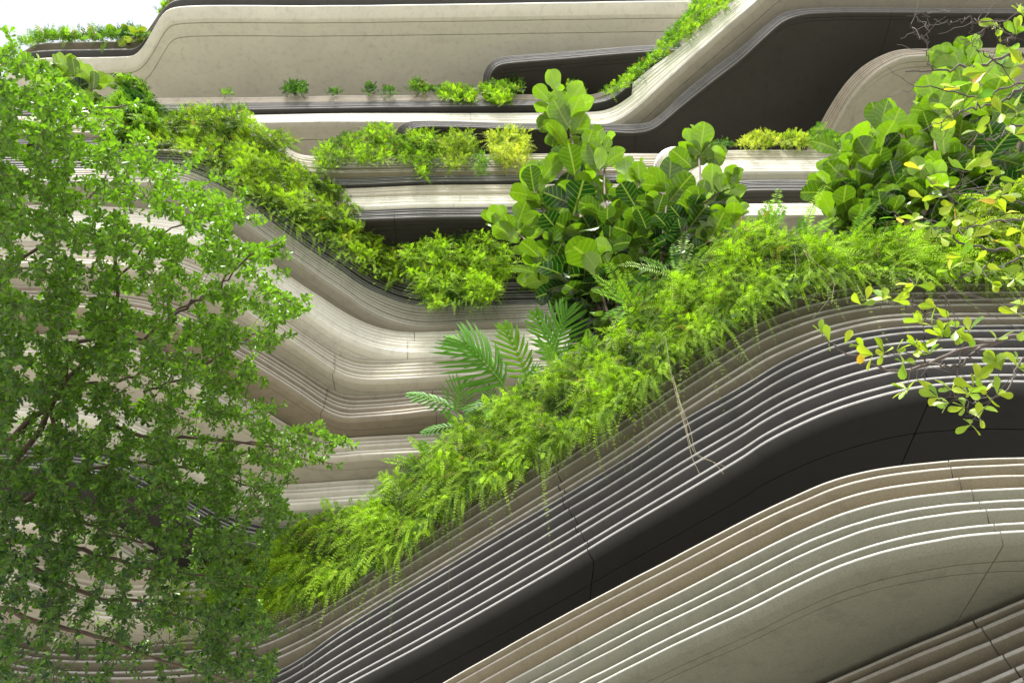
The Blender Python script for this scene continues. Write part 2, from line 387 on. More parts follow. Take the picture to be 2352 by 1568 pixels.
ring('E0', 24.2, [(-80, 267), (300, 267), (480, 266), (560, 268), (595, 282), (628, 309), (655, 335), (690, 354), (900, 355), (1240, 353), (1540, 352)], [(-80, 302), (300, 302), (480, 301), (560, 303), (595, 317), (628, 344), (655, 370), (700, 389), (1000, 391), (1240, 389), (1540, 388)], ['tan', 'tan', 'tan', 'tan', 'umber', 'umber', 'umber', 'umber'], D=2, wall=.1, label='brown ledge edge under bright trailing plants')
# upper group with the ramp
F4t = [(903, 330), (911, 300), (927, 284), (951, 278), (1197, 283), (1400, 285), (1461, 285), (1494, 279), (1534, 248), (1568, 215), (1635, 160), (1701, 110), (1755, 62), (1795, 32), (1840, 21), (1901, 18), (2318, 20), (2500, 20)]
F4b = [(925, 334), (935, 305), (950, 294), (972, 290), (1227, 296), (1404, 302), (1464, 303), (1500, 294), (1568, 240), (1635, 186), (1701, 135), (1755, 85), (1801, 47), (1846, 32), (1901, 28), (2318, 29), (2500, 29)]
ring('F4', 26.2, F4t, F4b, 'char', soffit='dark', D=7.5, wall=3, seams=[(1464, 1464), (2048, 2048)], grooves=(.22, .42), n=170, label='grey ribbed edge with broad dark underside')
ring('F2', 27.5, [(-80, 268), (300, 258), (640, 251), (784, 248.5), (1000, 246), (1197, 242), (1340, 239), (1385, 234), (1412, 222), (1447, 197), (1484, 165), (1517, 140), (1568, 103), (1635, 50), (1695, 0), (1780, -70), (1900, -150), (2100, -200), (2500, -230)],
     [(-80, 296), (300, 286), (640, 279), (784, 277), (1000, 279), (1184, 283), (1360, 284), (1395, 281), (1425, 270), (1467, 240), (1510, 200), (1568, 147), (1650, 75), (1725, 10), (1800, -55), (1920, -125), (2110, -175), (2500, -200)],
     'light', soffit='taupe', D=8, grooves=(.3,), n=170, seams=[(1085, 1090)], label='cream ribbed ledge rising into a ramp with taupe underside')
ring('F1', 28.6, [(-80, 250), (350, 239), (784, 232), (1200, 229), (1370, 226), (1400, 216), (1440, 186)], [(-80, 265), (350, 254), (784, 246.5), (1200, 240), (1370, 235), (1410, 222), (1450, 190)], 'char', D=1, wall=.1, label='thin charcoal ledge edge near the top')
ring('F0', 29.2, [(-80, 236), (350, 226), (600, 223.5), (784, 220), (980, 219), (1200, 217), (1370, 215), (1440, 180)], [(-80, 248), (350, 238), (784, 231), (1000, 229), (1200, 227), (1370, 224), (1440, 184)], 'umber', D=2.5, wall=.1, label='thin brown ledge edge near the top')
ring('J', 23.6, [(1835, 385), (1860, 330), (1881, 290), (1901, 253), (1926, 213), (1951, 181), (1985, 150), (2035, 123), (2068, 114), (2148, 112), (2352, 110), (2500, 110)],
     [(1870, 395), (1893, 335), (1911, 298), (1940, 245), (1968, 205), (2001, 172), (2035, 148), (2075, 131), (2110, 127), (2148, 126), (2352, 125), (2500, 125)], 'umber', soffit='taupe', D=5, wall=3, grooves=(.2, .5), seams=[(1985, 1973)], label='brown rounded ledge tucked under the dark underside')
ring('K', 30.6, [(1106, 215), (1109, 187), (1112, 167), (1124, 147), (1144, 134), (1160, 130), (1300, 119), (1477, 105), (1600, 100)],
     [(1120, 220), (1122, 190), (1127, 168), (1140, 152), (1155, 146), (1175, 143), (1300, 133), (1477, 118), (1600, 112)], 'char', soffit='dark', D=5, wall=3, grooves=(.25, .5), seams=[(1155, 1156), (1477, 1477)], label='small dark rounded ledge under the top panel')
# right middle ledges
ring('G4', 15.6, [(1560, 480), (1680, 470), (1720, 468), (1900, 467), (2500, 465)], [(1560, 505), (1680, 495), (1720, 493), (1900, 492), (2500, 491)], 'light', soffit='tan', D=3, label='cream ledge edge right of the fig')
ring('G3', 17.6, [(1600, 500), (1640, 452), (1665, 428), (1690, 417), (1720, 414), (1900, 413), (2500, 412)], [(1640, 505), (1662, 462), (1685, 444), (1710, 437), (1740, 435), (1900, 434.5), (2500, 434)], 'char', soffit='dark', grooves=(.25,), D=3, label='charcoal ledge edge right of the fig')
ring('G2', 19.4, [(1540, 470), (1565, 420), (1595, 390), (1620, 376), (1645, 371), (1700, 369), (1900, 368), (2500, 366)], [(1575, 480), (1595, 440), (1625, 408), (1650, 397), (1675, 393), (1720, 392), (1900, 391), (2500, 390)], 'light', soffit='beige', grooves=(.25, ), D=3, label='cream ledge edge with beige underside')
ring('G1', 20.15, [(1520, 450), (1540, 400), (1568, 370), (1590, 356), (1620, 349), (1660, 346), (1900, 344), (2500, 342)], [(1535, 465), (1560, 418), (1592, 386), (1617, 372), (1645, 368), (1700, 366.5), (1900, 366), (2500, 364)], 'tan', D=3, wall=.1, label='tan ledge edge below the round shrubs')
ring('G0', 21.4, [(1498, 385), (1506, 362), (1518, 346), (1535, 337), (1553, 334), (1572, 339), (1590, 352), (1604, 372)], [(1510, 400), (1519, 382), (1530, 370), (1542, 364), (1553, 362), (1566, 366), (1578, 376), (1590, 392)], 'light', pat=np.array([0, 1.0]), D=1.2, wall=.3, n=50, label='small cream rounded end behind the fig')
# top panel and the roof wing against the sky
ring('H', 33.5, [(38, 132), (60, 114), (85, 101), (120, 97), (283, 93), (318, 92), (336, 74), (352, 52), (370, 25), (388, -4), (420, -22), (784, -26), (1560, -36), (1900, -40)],
     [(15, 160), (50, 140), (100, 133), (200, 131), (283, 129), (308, 126), (324, 113), (340, 90), (357, 60), (372, 36), (387, 22), (412, 15), (784, 12), (1200, 6), (1560, 1), (1900, -4)],
     ['brown', 'char', 'light'], pat=np.array([0, .5, 1.0]), frac=.55, soffit='beige', D=7, wall=3, grooves=(.14, .62), n=170, label='broad smooth beige underside at the top')
#PLANTS#
# ------------------------------------------------------------------ planting
UP = np.array([0, 0, 1.0])
def unit(v): return v / np.maximum(np.linalg.norm(v, axis=-1, keepdims=True), 1e-9)
def ring_y(name, u):
    T, P, z = RINGS[name]
    o = np.argsort(T[:, 0]); return np.interp(u, T[o, 0], P[o, 1])
def inside(poly, P):
    x, y = P[:, 0], P[:, 1]; r = np.zeros(len(P), bool); q = np.array(poly, float); j = len(q) - 1
    for i in range(len(q)):
        c = ((q[i, 1] > y) != (q[j, 1] > y)) & (x < (q[j, 0] - q[i, 0]) * (y - q[i, 1]) / (q[j, 1] - q[i, 1] + 1e-12) + q[i, 0])
        r ^= c; j = i
    return r
def sample(poly, n):
    q = np.array(poly, float); lo, hi = q.min(0), q.max(0); out = []
    k = 0
    while k < n:
        P = lo + rng.random((n * 2, 2)) * (hi - lo); P = P[inside(poly, P)]; out.append(P); k += len(P)
    return np.vstack(out)[:n]
def area(poly):
    q = np.array(poly, float); x, y = q.T
    return abs(np.dot(x, np.roll(y, -1)) - np.dot(y, np.roll(x, -1))) / 2
_ph = rng.random((8, 3)) * 6.28
def lump(U, s):                      # smooth bumps 0..1
    a = sum(np.sin(U[:, 0] / s * (1.1 + .37 * k) * math.cos(k * 1.7) + U[:, 1] / s * (1.1 + .37 * k) * math.sin(k * 1.7) + _ph[k, 0]) for k in range(6))
    return np.clip(.5 + a / 6, 0, 1)

def fronds(acc, root, d, L, wid, K=12, droop=.5, face=None, col=None, tipcol=1.25, slim=.36, rachis=True, fwd=.35, colr=(.10, .12, .03)):
    N = len(root); t = np.linspace(0, 1, K + 1)[1:]
    L = np.broadcast_to(L, (N,)); droop = np.broadcast_to(droop, (N,)); wid = np.broadcast_to(wid, (N,))
    def pos(t):
        t = t[None, :, None]
        return root[:, None] + d[:, None] * (L[:, None, None] * t) - UP * (droop * L)[:, None, None] * t ** 2
    P = pos(t); T = unit(d[:, None] * 1.0 - UP * (2 * droop)[:, None, None] * t[None, :, None])
    if face is None: face = unit(rng.normal(0, .5, (N, 3)) + np.array([0, -.85, -.05]))
    S = unit(np.cross(T, face[:, None]))
    w = wid[:, None] * (np.sin(np.pi * (t * .86 + .10)) ** .6)[None] * (1 + rng.normal(0, .12, (N, K)))
    rot = rng.normal(0, .22, (N, K))[..., None] * face[:, None]
    vs = []
    for sd in (-1, 1):
        A = unit(S * sd + T * fwd + rot)
        tip = P + A * w[..., None]
        mid = P + A * (w * .5)[..., None]
        hw = (w * slim)[..., None]
        vs.append(np.stack([P, mid + T * hw, tip, mid - T * hw], 2))
    V = np.stack(vs, 2).reshape(-1, 3)
    F = np.arange(len(V)).reshape(-1, 4)
    c = np.broadcast_to(col[:, None, None], (N, K, 2, 3)) * (1 + (tipcol - 1) * t)[None, :, None, None] * (1 + rng.normal(0, .10, (N, K, 2, 1)))
    c = np.repeat(c[:, :, :, None], 4, 3).reshape(-1, 3)
    acc.add(V, F, np.clip(c, 0, 1))
    if rachis:
        tt = np.linspace(0, 1, 6); Q = pos(tt); hw = wid[:, None, None] * .035
        Sq = unit(np.cross(unit(d[:, None] - UP * (2 * droop)[:, None, None] * tt[None, :, None]), face[:, None]))
        V = np.stack([Q - Sq * hw, Q + Sq * hw], 2).reshape(N, -1, 3)
        b = np.arange(5) * 2; f = np.stack([b, b + 1, b + 3, b + 2], -1)
        F = (f[None] + (np.arange(N) * 12)[:, None, None]).reshape(-1, 4)
        acc.add(V.reshape(-1, 3), F, colr)
def mixcol(n, a, b, g=None):
    g = rng.random(n) if g is None else g
    a, b = np.array(a), np.array(b); return a[None] * (1 - g[:, None]) + b[None] * g[:, None]
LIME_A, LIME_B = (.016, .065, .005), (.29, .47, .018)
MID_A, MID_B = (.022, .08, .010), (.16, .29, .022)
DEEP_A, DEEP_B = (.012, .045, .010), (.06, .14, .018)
def dry(c):
    m_ = rng.random(len(c)) < .022; c[m_] = np.array((.20, .13, .045)) * (.6 + .8 * rng.random((m_.sum(), 1))); return c
def mass(name, label, cat, poly, ringname, thick=.5, dens=1.0, Lpx=34, wpx=5, K=12, ca=LIME_A, cb=LIME_B, group=None, kind=None, up=.5, droop=.7, yoff=0.0, lump_s=22, hang=None, slim=.38):
    A = area(poly); n = max(16, int(1.5 * A * dens / (Lpx * 1.6)))
    acc = Acc()
    U = sample(poly, n)
    yr = ring_y(ringname, U[:, 0]) + yoff
    r0 = np.linalg.norm(at_y(U[:, 0], U[:, 1], yr), axis=1)
    sc = r0 / FOC
    h = lump(U, lump_s)
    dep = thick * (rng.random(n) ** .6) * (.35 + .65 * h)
    root = at_y(U[:, 0], U[:, 1], yr - .02 - dep)
    q = np.array(poly, float).mean(0)
    d = rng.normal(0, .62, (n, 3)); d[:, 1] -= .45; d[:, 2] += up
    d = unit(d)
    g = np.clip((dep / max(thick, 1e-6)) * .95 + rng.normal(0, .20, n) - .08 + .55 * (lump(U + 400, 45) - .5), 0, 1)  # inner fronds darker: shade inside the growth put into the colour
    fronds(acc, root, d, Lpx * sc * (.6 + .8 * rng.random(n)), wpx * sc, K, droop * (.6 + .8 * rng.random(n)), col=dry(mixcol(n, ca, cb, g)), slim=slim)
    if hang:                          # (n, upper v edge polyline, length px) trailing strands
        m_, line, Lh = hang
        c = spline(line, 300); i = rng.integers(0, 300, m_)
        U2 = c[i] + rng.normal(0, 10, (m_, 2)); y2 = ring_y(ringname, U2[:, 0]) + yoff
        ro = at_y(U2[:, 0], U2[:, 1], y2 - thick * (.3 + .7 * rng.random(m_))); s2 = np.linalg.norm(ro, axis=1) / FOC
        d2 = unit(rng.normal(0, .40, (m_, 3)) + np.array([0, -.25, -.35]))
        clus = .12 + 1.25 * lump(U2, 20) ** 2
        fronds(acc, ro, d2, Lh * s2 * (.4 + .9 * rng.random(m_)) * clus, wpx * 1.0 * s2, int(K * 1.6), .9, col=mixcol(m_, ca, cb, np.clip(rng.normal(.45, .3, m_), 0, 1)), slim=slim)
    if kind == 'stuff':
        o = acc.build(name, FERN); return tag(o, label, cat, group, kind)
    o = acc.build(name, FERN); return tag(o, label, cat, group)

def tube(acc, pts, r0, r1, k=5, col=(.5, .5, .5)):
    P = np.asarray(pts, float); n = len(P)
    T = unit(np.gradient(P, axis=0)); ref = np.array([.31, .2, .93])
    A = unit(np.cross(T, ref)); B = np.cross(T, A)
    r = np.linspace(r0, r1, n)[:, None, None] if np.isscalar(r1) else np.asarray(r1)[:, None, None]
    a = np.arange(k) * 2 * np.pi / k
    V = P[:, None] + r * (A[:, None] * np.cos(a)[None, :, None] + B[:, None] * np.sin(a)[None, :, None])
    i = np.arange(n - 1)[:, None] * k; j = np.arange(k)[None]; j2 = (j + 1) % k
    F = np.stack([i + j, i + j2, i + k + j2, i + k + j], -1).reshape(-1, 4)
    acc.add(V.reshape(-1, 3), F, col)

# obovate leaf template (length 1 along y)
def leaf_template(prof, fold=.18, curl=.15, wave=0, cols=5, ys=None):
    ys = np.linspace(0, 1, len(prof)) if ys is None else ys; xs = np.linspace(-1, 1, cols)
    V = []; UV = []
    for y, w_ in zip(ys, prof):
        for x in xs:
            X = x * w_
            Z = abs(X) * fold - curl * (y ** 2) + wave * math.sin(y * 9 + x * 2) * abs(x)
            V.append((X, y - 0, Z)); UV.append((X, y))
    n = len(prof); i = np.arange(n - 1)[:, None] * cols + np.arange(cols - 1)[None]
    F = np.stack([i, i + 1, i + cols + 1, i + cols], -1).reshape(-1, 4)
    return np.array(V), F, np.array(UV)
SMALL = leaf_template([.02, .08, .18, .24, .12], .35, .10, cols=3)
OBO = leaf_template([.015, .05, .11, .18, .235, .22, .09], .25, .12, cols=3)
_y = 1 - (1 - np.linspace(0, 1, 19)) ** 1.7
_w = np.where(_y > .66, .375 * np.sqrt(np.clip(1 - ((_y - .66) / .345) ** 2, 0, 1)), np.interp(_y, [0, .05, .14, .26, .38, .50, .60, .66], [.02, .10, .185, .215, .245, .31, .362, .375]))
FIDDLE = leaf_template(list(_w), .12, .30, .045, cols=7, ys=_y)
def put_leaves(acc, tmpl, pos, d, nrm, size, col):
    V, F, UV = tmpl; N = len(pos)
    d = unit(d); x = unit(np.cross(d, nrm)); z = np.cross(x, d)
    size = np.broadcast_to(size, (N,))[:, None, None]
    W_ = pos[:, None] + size * (V[None, :, 0:1] * x[:, None] + V[None, :, 1:2] * d[:, None] + V[None, :, 2:3] * z[:, None])
    Fa = (F[None] + (np.arange(N) * len(V))[:, None, None]).reshape(-1, 4)
    acc.add(W_.reshape(-1, 3), Fa, np.repeat(np.clip(col, 0, 1), len(V), 0), np.tile(UV, (N, 1)))

# ---- the long trailing bank on the diagonal ledge (fern cover nobody could count)
BANK = [(400, 1320), (520, 1290), (640, 1235), (700, 1200), (760, 1175), (850, 1158), (880, 1115), (960, 1060), (1010, 1015), (1060, 972), (1130, 935), (1190, 890), (1235, 860), (1290, 830), (1340, 800), (1400, 770), (1445, 712), (1500, 660), (1560, 622), (1620, 585), (1665, 530), (1750, 515), (1800, 545), (1900, 555), (2000, 545), (2100, 532), (2200, 552), (2380, 570),
        (2380, 620), (2250, 628), (2100, 612), (2000, 622), (1900, 632), (1850, 640), (1780, 680), (1700, 722), (1600, 772), (1545, 815), (1490, 850), (1490, 885), (1420, 925), (1370, 975), (1300, 1010), (1220, 1030), (1180, 1080), (1120, 1110), (1060, 1130), (1000, 1165), (950, 1225), (900, 1265), (850, 1268), (800, 1320), (740, 1350), (690, 1345), (640, 1380), (560, 1385), (400, 1390)]
HLINE = [(400, 1380), (560, 1380), (640, 1370), (740, 1340), (800, 1310), (900, 1255), (950, 1215), (1060, 1120), (1180, 1070), (1300, 1000), (1420, 915), (1490, 870), (1545, 805), (1700, 712), (1850, 635), (2000, 615), (2250, 620), (2360, 618)]
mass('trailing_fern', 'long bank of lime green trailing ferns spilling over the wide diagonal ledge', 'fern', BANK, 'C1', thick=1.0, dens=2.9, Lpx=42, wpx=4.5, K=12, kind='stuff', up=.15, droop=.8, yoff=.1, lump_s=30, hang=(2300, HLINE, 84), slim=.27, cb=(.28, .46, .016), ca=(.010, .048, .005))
# ---- bank on the charcoal inner ledge
mass('trailing_fern', 'bank of yellow green ferns tumbling down along the charcoal curved ledge', 'fern',
     [(345, 300), (400, 262), (450, 250), (560, 255), (600, 300), (690, 325), (640, 350), (690, 385), (730, 410), (790, 445), (840, 492), (880, 520), (915, 560), (925, 620), (920, 640), (880, 645), (855, 612), (790, 562), (740, 545), (700, 520), (655, 490), (600, 455), (545, 425), (520, 390), (470, 362), (400, 338), (350, 332)],
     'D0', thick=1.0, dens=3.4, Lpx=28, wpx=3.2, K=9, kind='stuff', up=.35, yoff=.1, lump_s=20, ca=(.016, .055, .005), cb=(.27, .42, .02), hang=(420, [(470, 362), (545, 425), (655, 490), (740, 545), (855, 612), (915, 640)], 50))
def shrub(label, poly, ringname, cat='shrub', **k):
    return mass('ledge_shrub', label, cat, poly, ringname, **k)
G1_ = 'clumps hanging over the brown ledge'
shrub('big rounded lime fern mound hanging over the charcoal ledge beside the fig', [(930, 575), (1000, 548), (1060, 536), (1130, 544), (1172, 575), (1180, 622), (1150, 660), (1125, 698), (1080, 694), (1040, 692), (1010, 712), (972, 690), (950, 645), (930, 605)], 'D0', cat='fern', yoff=-.5, thick=1.4, dens=4.2, Lpx=27, wpx=2.9, K=9, up=.3, lump_s=16, cb=(.31, .50, .02), hang=(60, [(975, 690), (1040, 690), (1120, 690)], 34))
shrub('thin fern tuft on the charcoal ledge under the fig leaves', [(1190, 630), (1235, 635), (1245, 672), (1205, 678)], 'D0', cat='fern', thick=.4, dens=.8, Lpx=24, wpx=4.5)
dk = dict(ca=DEEP_A, cb=DEEP_B)
shrub('dark leafy shrub behind the top of the left tree', [(245, 250), (290, 215), (350, 232), (372, 262), (368, 320), (320, 338), (260, 320)], 'D0', thick=.8, dens=1.4, Lpx=26, wpx=6, K=10, up=.7, ca=DEEP_A, cb=MID_B)
shrub('small dark conical shrub above the tree beside the beige panel', [(262, 225), (268, 195), (288, 178), (318, 190), (340, 215), (330, 228)], 'F0', thick=.8, dens=1.5, Lpx=20, wpx=5, K=9, up=.8, ca=DEEP_A, cb=MID_B)
for lab, poly, kk in [
    ('leftmost drooping lime clump of the row over the brown ledge', [(722, 368), (730, 342), (770, 320), (806, 305), (812, 340), (798, 376), (765, 388), (738, 394)], {}),
    ('second lime clump from the left in the row over the brown ledge', [(806, 318), (850, 290), (895, 288), (912, 320), (908, 362), (868, 374), (815, 378)], {}),
    ('lime clump with a long tongue hanging lowest over the tan edge', [(908, 330), (940, 306), (998, 306), (1006, 340), (990, 392), (980, 415), (962, 405), (942, 375), (912, 362)], {}),
    ('olive lime clump with a thin hanging tip in the row over the brown ledge', [(1006, 325), (1040, 302), (1084, 305), (1096, 340), (1085, 374), (1052, 382), (1030, 396), (1008, 365)], dict(ca=(.07, .15, .012), cb=(.26, .33, .03))),
    ('small darker green clump hanging between two bright ones', [(1090, 355), (1110, 352), (1122, 375), (1108, 405), (1098, 400)], dict(ca=MID_A, cb=MID_B)),
    ('palest yellow clump of the row just left of the fig', [(1122, 305), (1168, 296), (1212, 300), (1215, 382), (1165, 385), (1128, 368)], dict(ca=(.16, .26, .02), cb=(.46, .48, .07)))]:
    a_ = dict(thick=1.1, dens=3.6, Lpx=19, wpx=2.7, K=7, up=.35, droop=.6, lump_s=13); a_.update(kk)
    shrub(lab, poly, 'E0', group=G1_, **a_)
G2_ = 'small tufts along the thin top ledge'
for lab, poly, kk in [
    ('dark green ball shaped tuft alone on the top ledge', [(652, 216), (656, 196), (678, 190), (702, 198), (706, 214), (680, 219)], dk),
    ('first of the two low dark tufts on the top ledge', [(836, 214), (842, 198), (858, 196), (866, 212)], dk),
    ('second low dark tuft, spreading right on the top ledge', [(872, 215), (886, 204), (908, 206), (910, 215)], dk),
    ('dark upright tuft at the left end of the long top row', [(940, 213), (946, 190), (966, 186), (975, 200), (998, 206), (998, 214)], dict(ca=DEEP_A, cb=MID_B)),
    ('wide green clump in the long top row', [(1002, 212), (1015, 198), (1050, 200), (1080, 204), (1094, 215), (1090, 236), (1050, 236), (1012, 225)], dict(ca=MID_A, cb=LIME_B)),
    ('rounded green clump hanging onto the cream rib near the dark recess', [(1108, 215), (1130, 200), (1160, 200), (1180, 215), (1174, 238), (1140, 242), (1112, 232)], dict(ca=MID_A, cb=LIME_B)),
    ('darker bush standing behind the rounded clump at the dark recess', [(1095, 200), (1130, 190), (1160, 190), (1170, 178), (1196, 184), (1200, 215), (1150, 205), (1100, 208)], dict(ca=DEEP_A, cb=MID_B)),
    ('spiky green tuft right of the fig top before the dark recess', [(1298, 222), (1300, 195), (1320, 186), (1340, 205), (1344, 224)], dict(ca=MID_A, cb=LIME_B)),
    ('tiny pair of sprouts on the top ledge', [(510, 220), (512, 212), (530, 212), (532, 220)], dict(ca=MID_A, cb=MID_B)),
    ('tiny flat weed on the top ledge', [(748, 217), (756, 210), (780, 214), (780, 218)], dk)]:
    a_ = dict(thick=.5, dens=3.2, Lpx=14, wpx=3.2, K=6, up=.9, droop=.35, lump_s=10); a_.update(kk)
    shrub(lab, poly, 'F0', group=G2_, **a_)
mass('ramp_hedge', 'bright green creeping hedge climbing the cream ramp', 'hedge', [(1385, 218), (1412, 198), (1452, 162), (1500, 125), (1522, 95), (1560, 55), (1592, 12), (1605, -20), (1700, -20), (1680, 4), (1640, 40), (1590, 78), (1530, 122), (1480, 162), (1440, 196), (1410, 218)], 'F2', thick=.9, dens=2.6, Lpx=17, wpx=3.6, K=6, up=.5, ca=(.04, .13, .01), cb=(.24, .38, .02), lump_s=12)
G3_ = 'round shrubs on the tan right hand ledge'
for lab, poly, kk in [
    ('yellow rounded shrub, leftmost on the tan right hand ledge', [(1696, 334), (1715, 316), (1750, 307), (1785, 314), (1788, 336), (1740, 340)], dict(ca=(.14, .22, .015), cb=(.40, .43, .06))),
    ('yellow green rounded shrub, middle one on the tan right hand ledge', [(1790, 316), (1815, 308), (1850, 312), (1862, 325), (1860, 338), (1800, 338)], dict(ca=(.12, .20, .015), cb=(.34, .40, .05))),
    ('darker green spiky shrub, rightmost on the tan right hand ledge', [(1864, 330), (1868, 300), (1878, 288), (1890, 304), (1925, 312), (1938, 330), (1915, 338)], dict(ca=MID_A, cb=MID_B)),
    ('thin dark tuft on the curved end of the tan ledge', [(1630, 338), (1640, 328), (1670, 330), (1690, 338)], dk)]:
    a_ = dict(thick=.6, dens=3, Lpx=17, wpx=3.4, K=6, up=.7, droop=.5, lump_s=12); a_.update(kk)
    shrub(lab, poly, 'G1', group=G3_, **a_)
mass('roof_hedge', 'windswept green hedge along the roof wing against the white sky', 'hedge', [(44, 108), (60, 97), (100, 84), (160, 82), (240, 84), (275, 78), (338, 76), (330, 92), (110, 96), (70, 106)], 'H', thick=.8, dens=2.6, Lpx=22, wpx=4.5, K=8, up=.7, droop=.25, yoff=.3, ca=MID_A, cb=MID_B)
mass('roof_hedge', 'little yellow green sprig on the sloping roof edge against the sky', 'shrub', [(362, 34), (372, 20), (384, 2), (392, -6), (386, 10), (372, 32)], 'H', thick=.3, dens=3, Lpx=12, wpx=4, K=6, up=.7, yoff=.3, ca=MID_A, cb=LIME_B)
mass('feathery_fern', 'feathery bright fern clump under the bare right hand branches', 'fern', [(2170, 500), (2230, 455), (2370, 440), (2370, 560), (2180, 545)], 'C1', thick=.7, dens=1.1, Lpx=50, wpx=6, K=18, up=.2, yoff=-.4, cb=(.34, .44, .03))

# ---- fiddle leaf figs
def fig(label, base, stems, ringname, yoff, nleaf, px=56, group=None, spread=1.0, ca=(.006, .030, .005), cb=(.195, .35, .009)):
    """stems: traced polylines rising from the planter; each carries spiralling leaves"""
    y0 = float(ring_y(ringname, base[0])) + yoff
    b = at_y(base[0], base[1], y0)
    root = empty('fiddle_leaf_fig', b); tag(root, label, 'fig', group)
    st = Acc(); lv = Acc()
    tot = sum(s_[1] for s_ in stems)
    for pts, wgt in stems:
        c2 = spline([base] + pts, 40)
        yy = np.linspace(y0, float(ring_y(ringname, pts[-1][0])) + yoff + rng.normal(0, .35), 40)
        C = at_y(c2[:, 0], c2[:, 1], yy)
        rr = np.linalg.norm(C[-1]) / FOC
        tube(st, C, 4.2 * rr, 1.6 * rr)
        n = int(nleaf * wgt / tot)
        s_ = np.sort(1 - (rng.random(n) ** 1.6) * .80)
        i = (s_ * 39).astype(int)
        ang = np.arange(n) * 2.4 + rng.normal(0, .3, n)
        hi = (s_ - .2) / .8
        tdir = unit(np.gradient(C, axis=0))[i]
        el = -.45 + 1.45 * hi ** 1.6 + rng.normal(0, .28, n)
        d = unit(np.stack([np.cos(ang) * np.cos(el), np.sin(ang) * np.cos(el) * .9, np.sin(el)], -1) + .25 * tdir)
        nr = unit(np.cross(np.cross(d, UP + rng.normal(0, .25, (n, 3))), d))
        sz = px * rr * (.68 + .5 * rng.random(n)) * np.where(hi > .93, .75, 1)
        off = rng.normal(0, .16, (n, 3)) * px * rr * spread + d * (.20 * px * rr * spread * rng.random(n))[:, None]
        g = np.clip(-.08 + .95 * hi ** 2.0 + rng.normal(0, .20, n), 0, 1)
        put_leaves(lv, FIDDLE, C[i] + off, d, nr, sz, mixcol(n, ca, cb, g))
    st.build('stem', BARK, root); lv.build('foliage', GLOSS, root, smooth=True)
    return root
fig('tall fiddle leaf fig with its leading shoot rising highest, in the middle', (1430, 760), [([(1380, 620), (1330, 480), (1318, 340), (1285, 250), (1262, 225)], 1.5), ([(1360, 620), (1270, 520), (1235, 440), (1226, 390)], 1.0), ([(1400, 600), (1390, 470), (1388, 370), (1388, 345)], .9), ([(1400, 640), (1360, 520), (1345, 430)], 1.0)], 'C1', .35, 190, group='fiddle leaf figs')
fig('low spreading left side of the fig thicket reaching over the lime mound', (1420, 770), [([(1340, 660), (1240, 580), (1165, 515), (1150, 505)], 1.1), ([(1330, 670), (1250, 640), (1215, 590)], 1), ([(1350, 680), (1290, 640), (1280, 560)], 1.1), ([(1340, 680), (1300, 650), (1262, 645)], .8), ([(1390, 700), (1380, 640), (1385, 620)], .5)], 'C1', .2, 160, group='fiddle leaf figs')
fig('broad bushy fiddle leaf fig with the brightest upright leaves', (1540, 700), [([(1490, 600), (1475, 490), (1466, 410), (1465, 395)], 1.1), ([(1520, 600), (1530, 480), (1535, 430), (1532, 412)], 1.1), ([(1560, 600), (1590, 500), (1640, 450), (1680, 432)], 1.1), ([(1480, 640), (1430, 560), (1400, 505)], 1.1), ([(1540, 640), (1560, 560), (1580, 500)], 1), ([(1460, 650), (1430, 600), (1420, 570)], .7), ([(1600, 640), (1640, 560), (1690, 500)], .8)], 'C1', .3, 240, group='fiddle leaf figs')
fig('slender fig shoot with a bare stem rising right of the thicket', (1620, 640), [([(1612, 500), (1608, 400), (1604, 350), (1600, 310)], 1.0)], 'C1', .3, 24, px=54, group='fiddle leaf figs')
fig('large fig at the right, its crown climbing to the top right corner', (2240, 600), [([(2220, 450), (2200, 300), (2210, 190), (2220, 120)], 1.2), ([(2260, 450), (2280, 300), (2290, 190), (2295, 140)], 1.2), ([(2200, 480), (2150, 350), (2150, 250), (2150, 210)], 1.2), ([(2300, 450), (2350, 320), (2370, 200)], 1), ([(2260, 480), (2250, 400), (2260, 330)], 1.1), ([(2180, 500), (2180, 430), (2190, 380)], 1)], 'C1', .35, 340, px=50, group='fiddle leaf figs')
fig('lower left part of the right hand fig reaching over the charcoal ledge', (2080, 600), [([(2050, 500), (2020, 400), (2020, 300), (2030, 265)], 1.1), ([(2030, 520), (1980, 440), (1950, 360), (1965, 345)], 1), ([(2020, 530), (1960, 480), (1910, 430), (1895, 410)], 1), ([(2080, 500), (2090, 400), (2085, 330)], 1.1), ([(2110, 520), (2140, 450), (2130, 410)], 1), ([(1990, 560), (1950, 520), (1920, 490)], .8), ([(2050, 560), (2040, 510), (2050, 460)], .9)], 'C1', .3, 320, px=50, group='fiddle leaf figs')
fig('sunlit broad leaved fig at the top left beside the beige panel', (200, 290), [([(190, 240), (170, 190), (150, 150)], 1), ([(200, 250), (210, 210), (205, 175)], 1), ([(170, 250), (120, 190), (105, 150)], 1)], 'F0', -.8, 95, px=34, group='fiddle leaf figs', cb=(.22, .36, .02))
fig('small broad leaved plant rising out of the roof hedge', (290, 105), [([(286, 92), (272, 76)], 1), ([(300, 92), (310, 86)], .8)], 'H', .2, 14, px=26, cb=(.34, .42, .02))

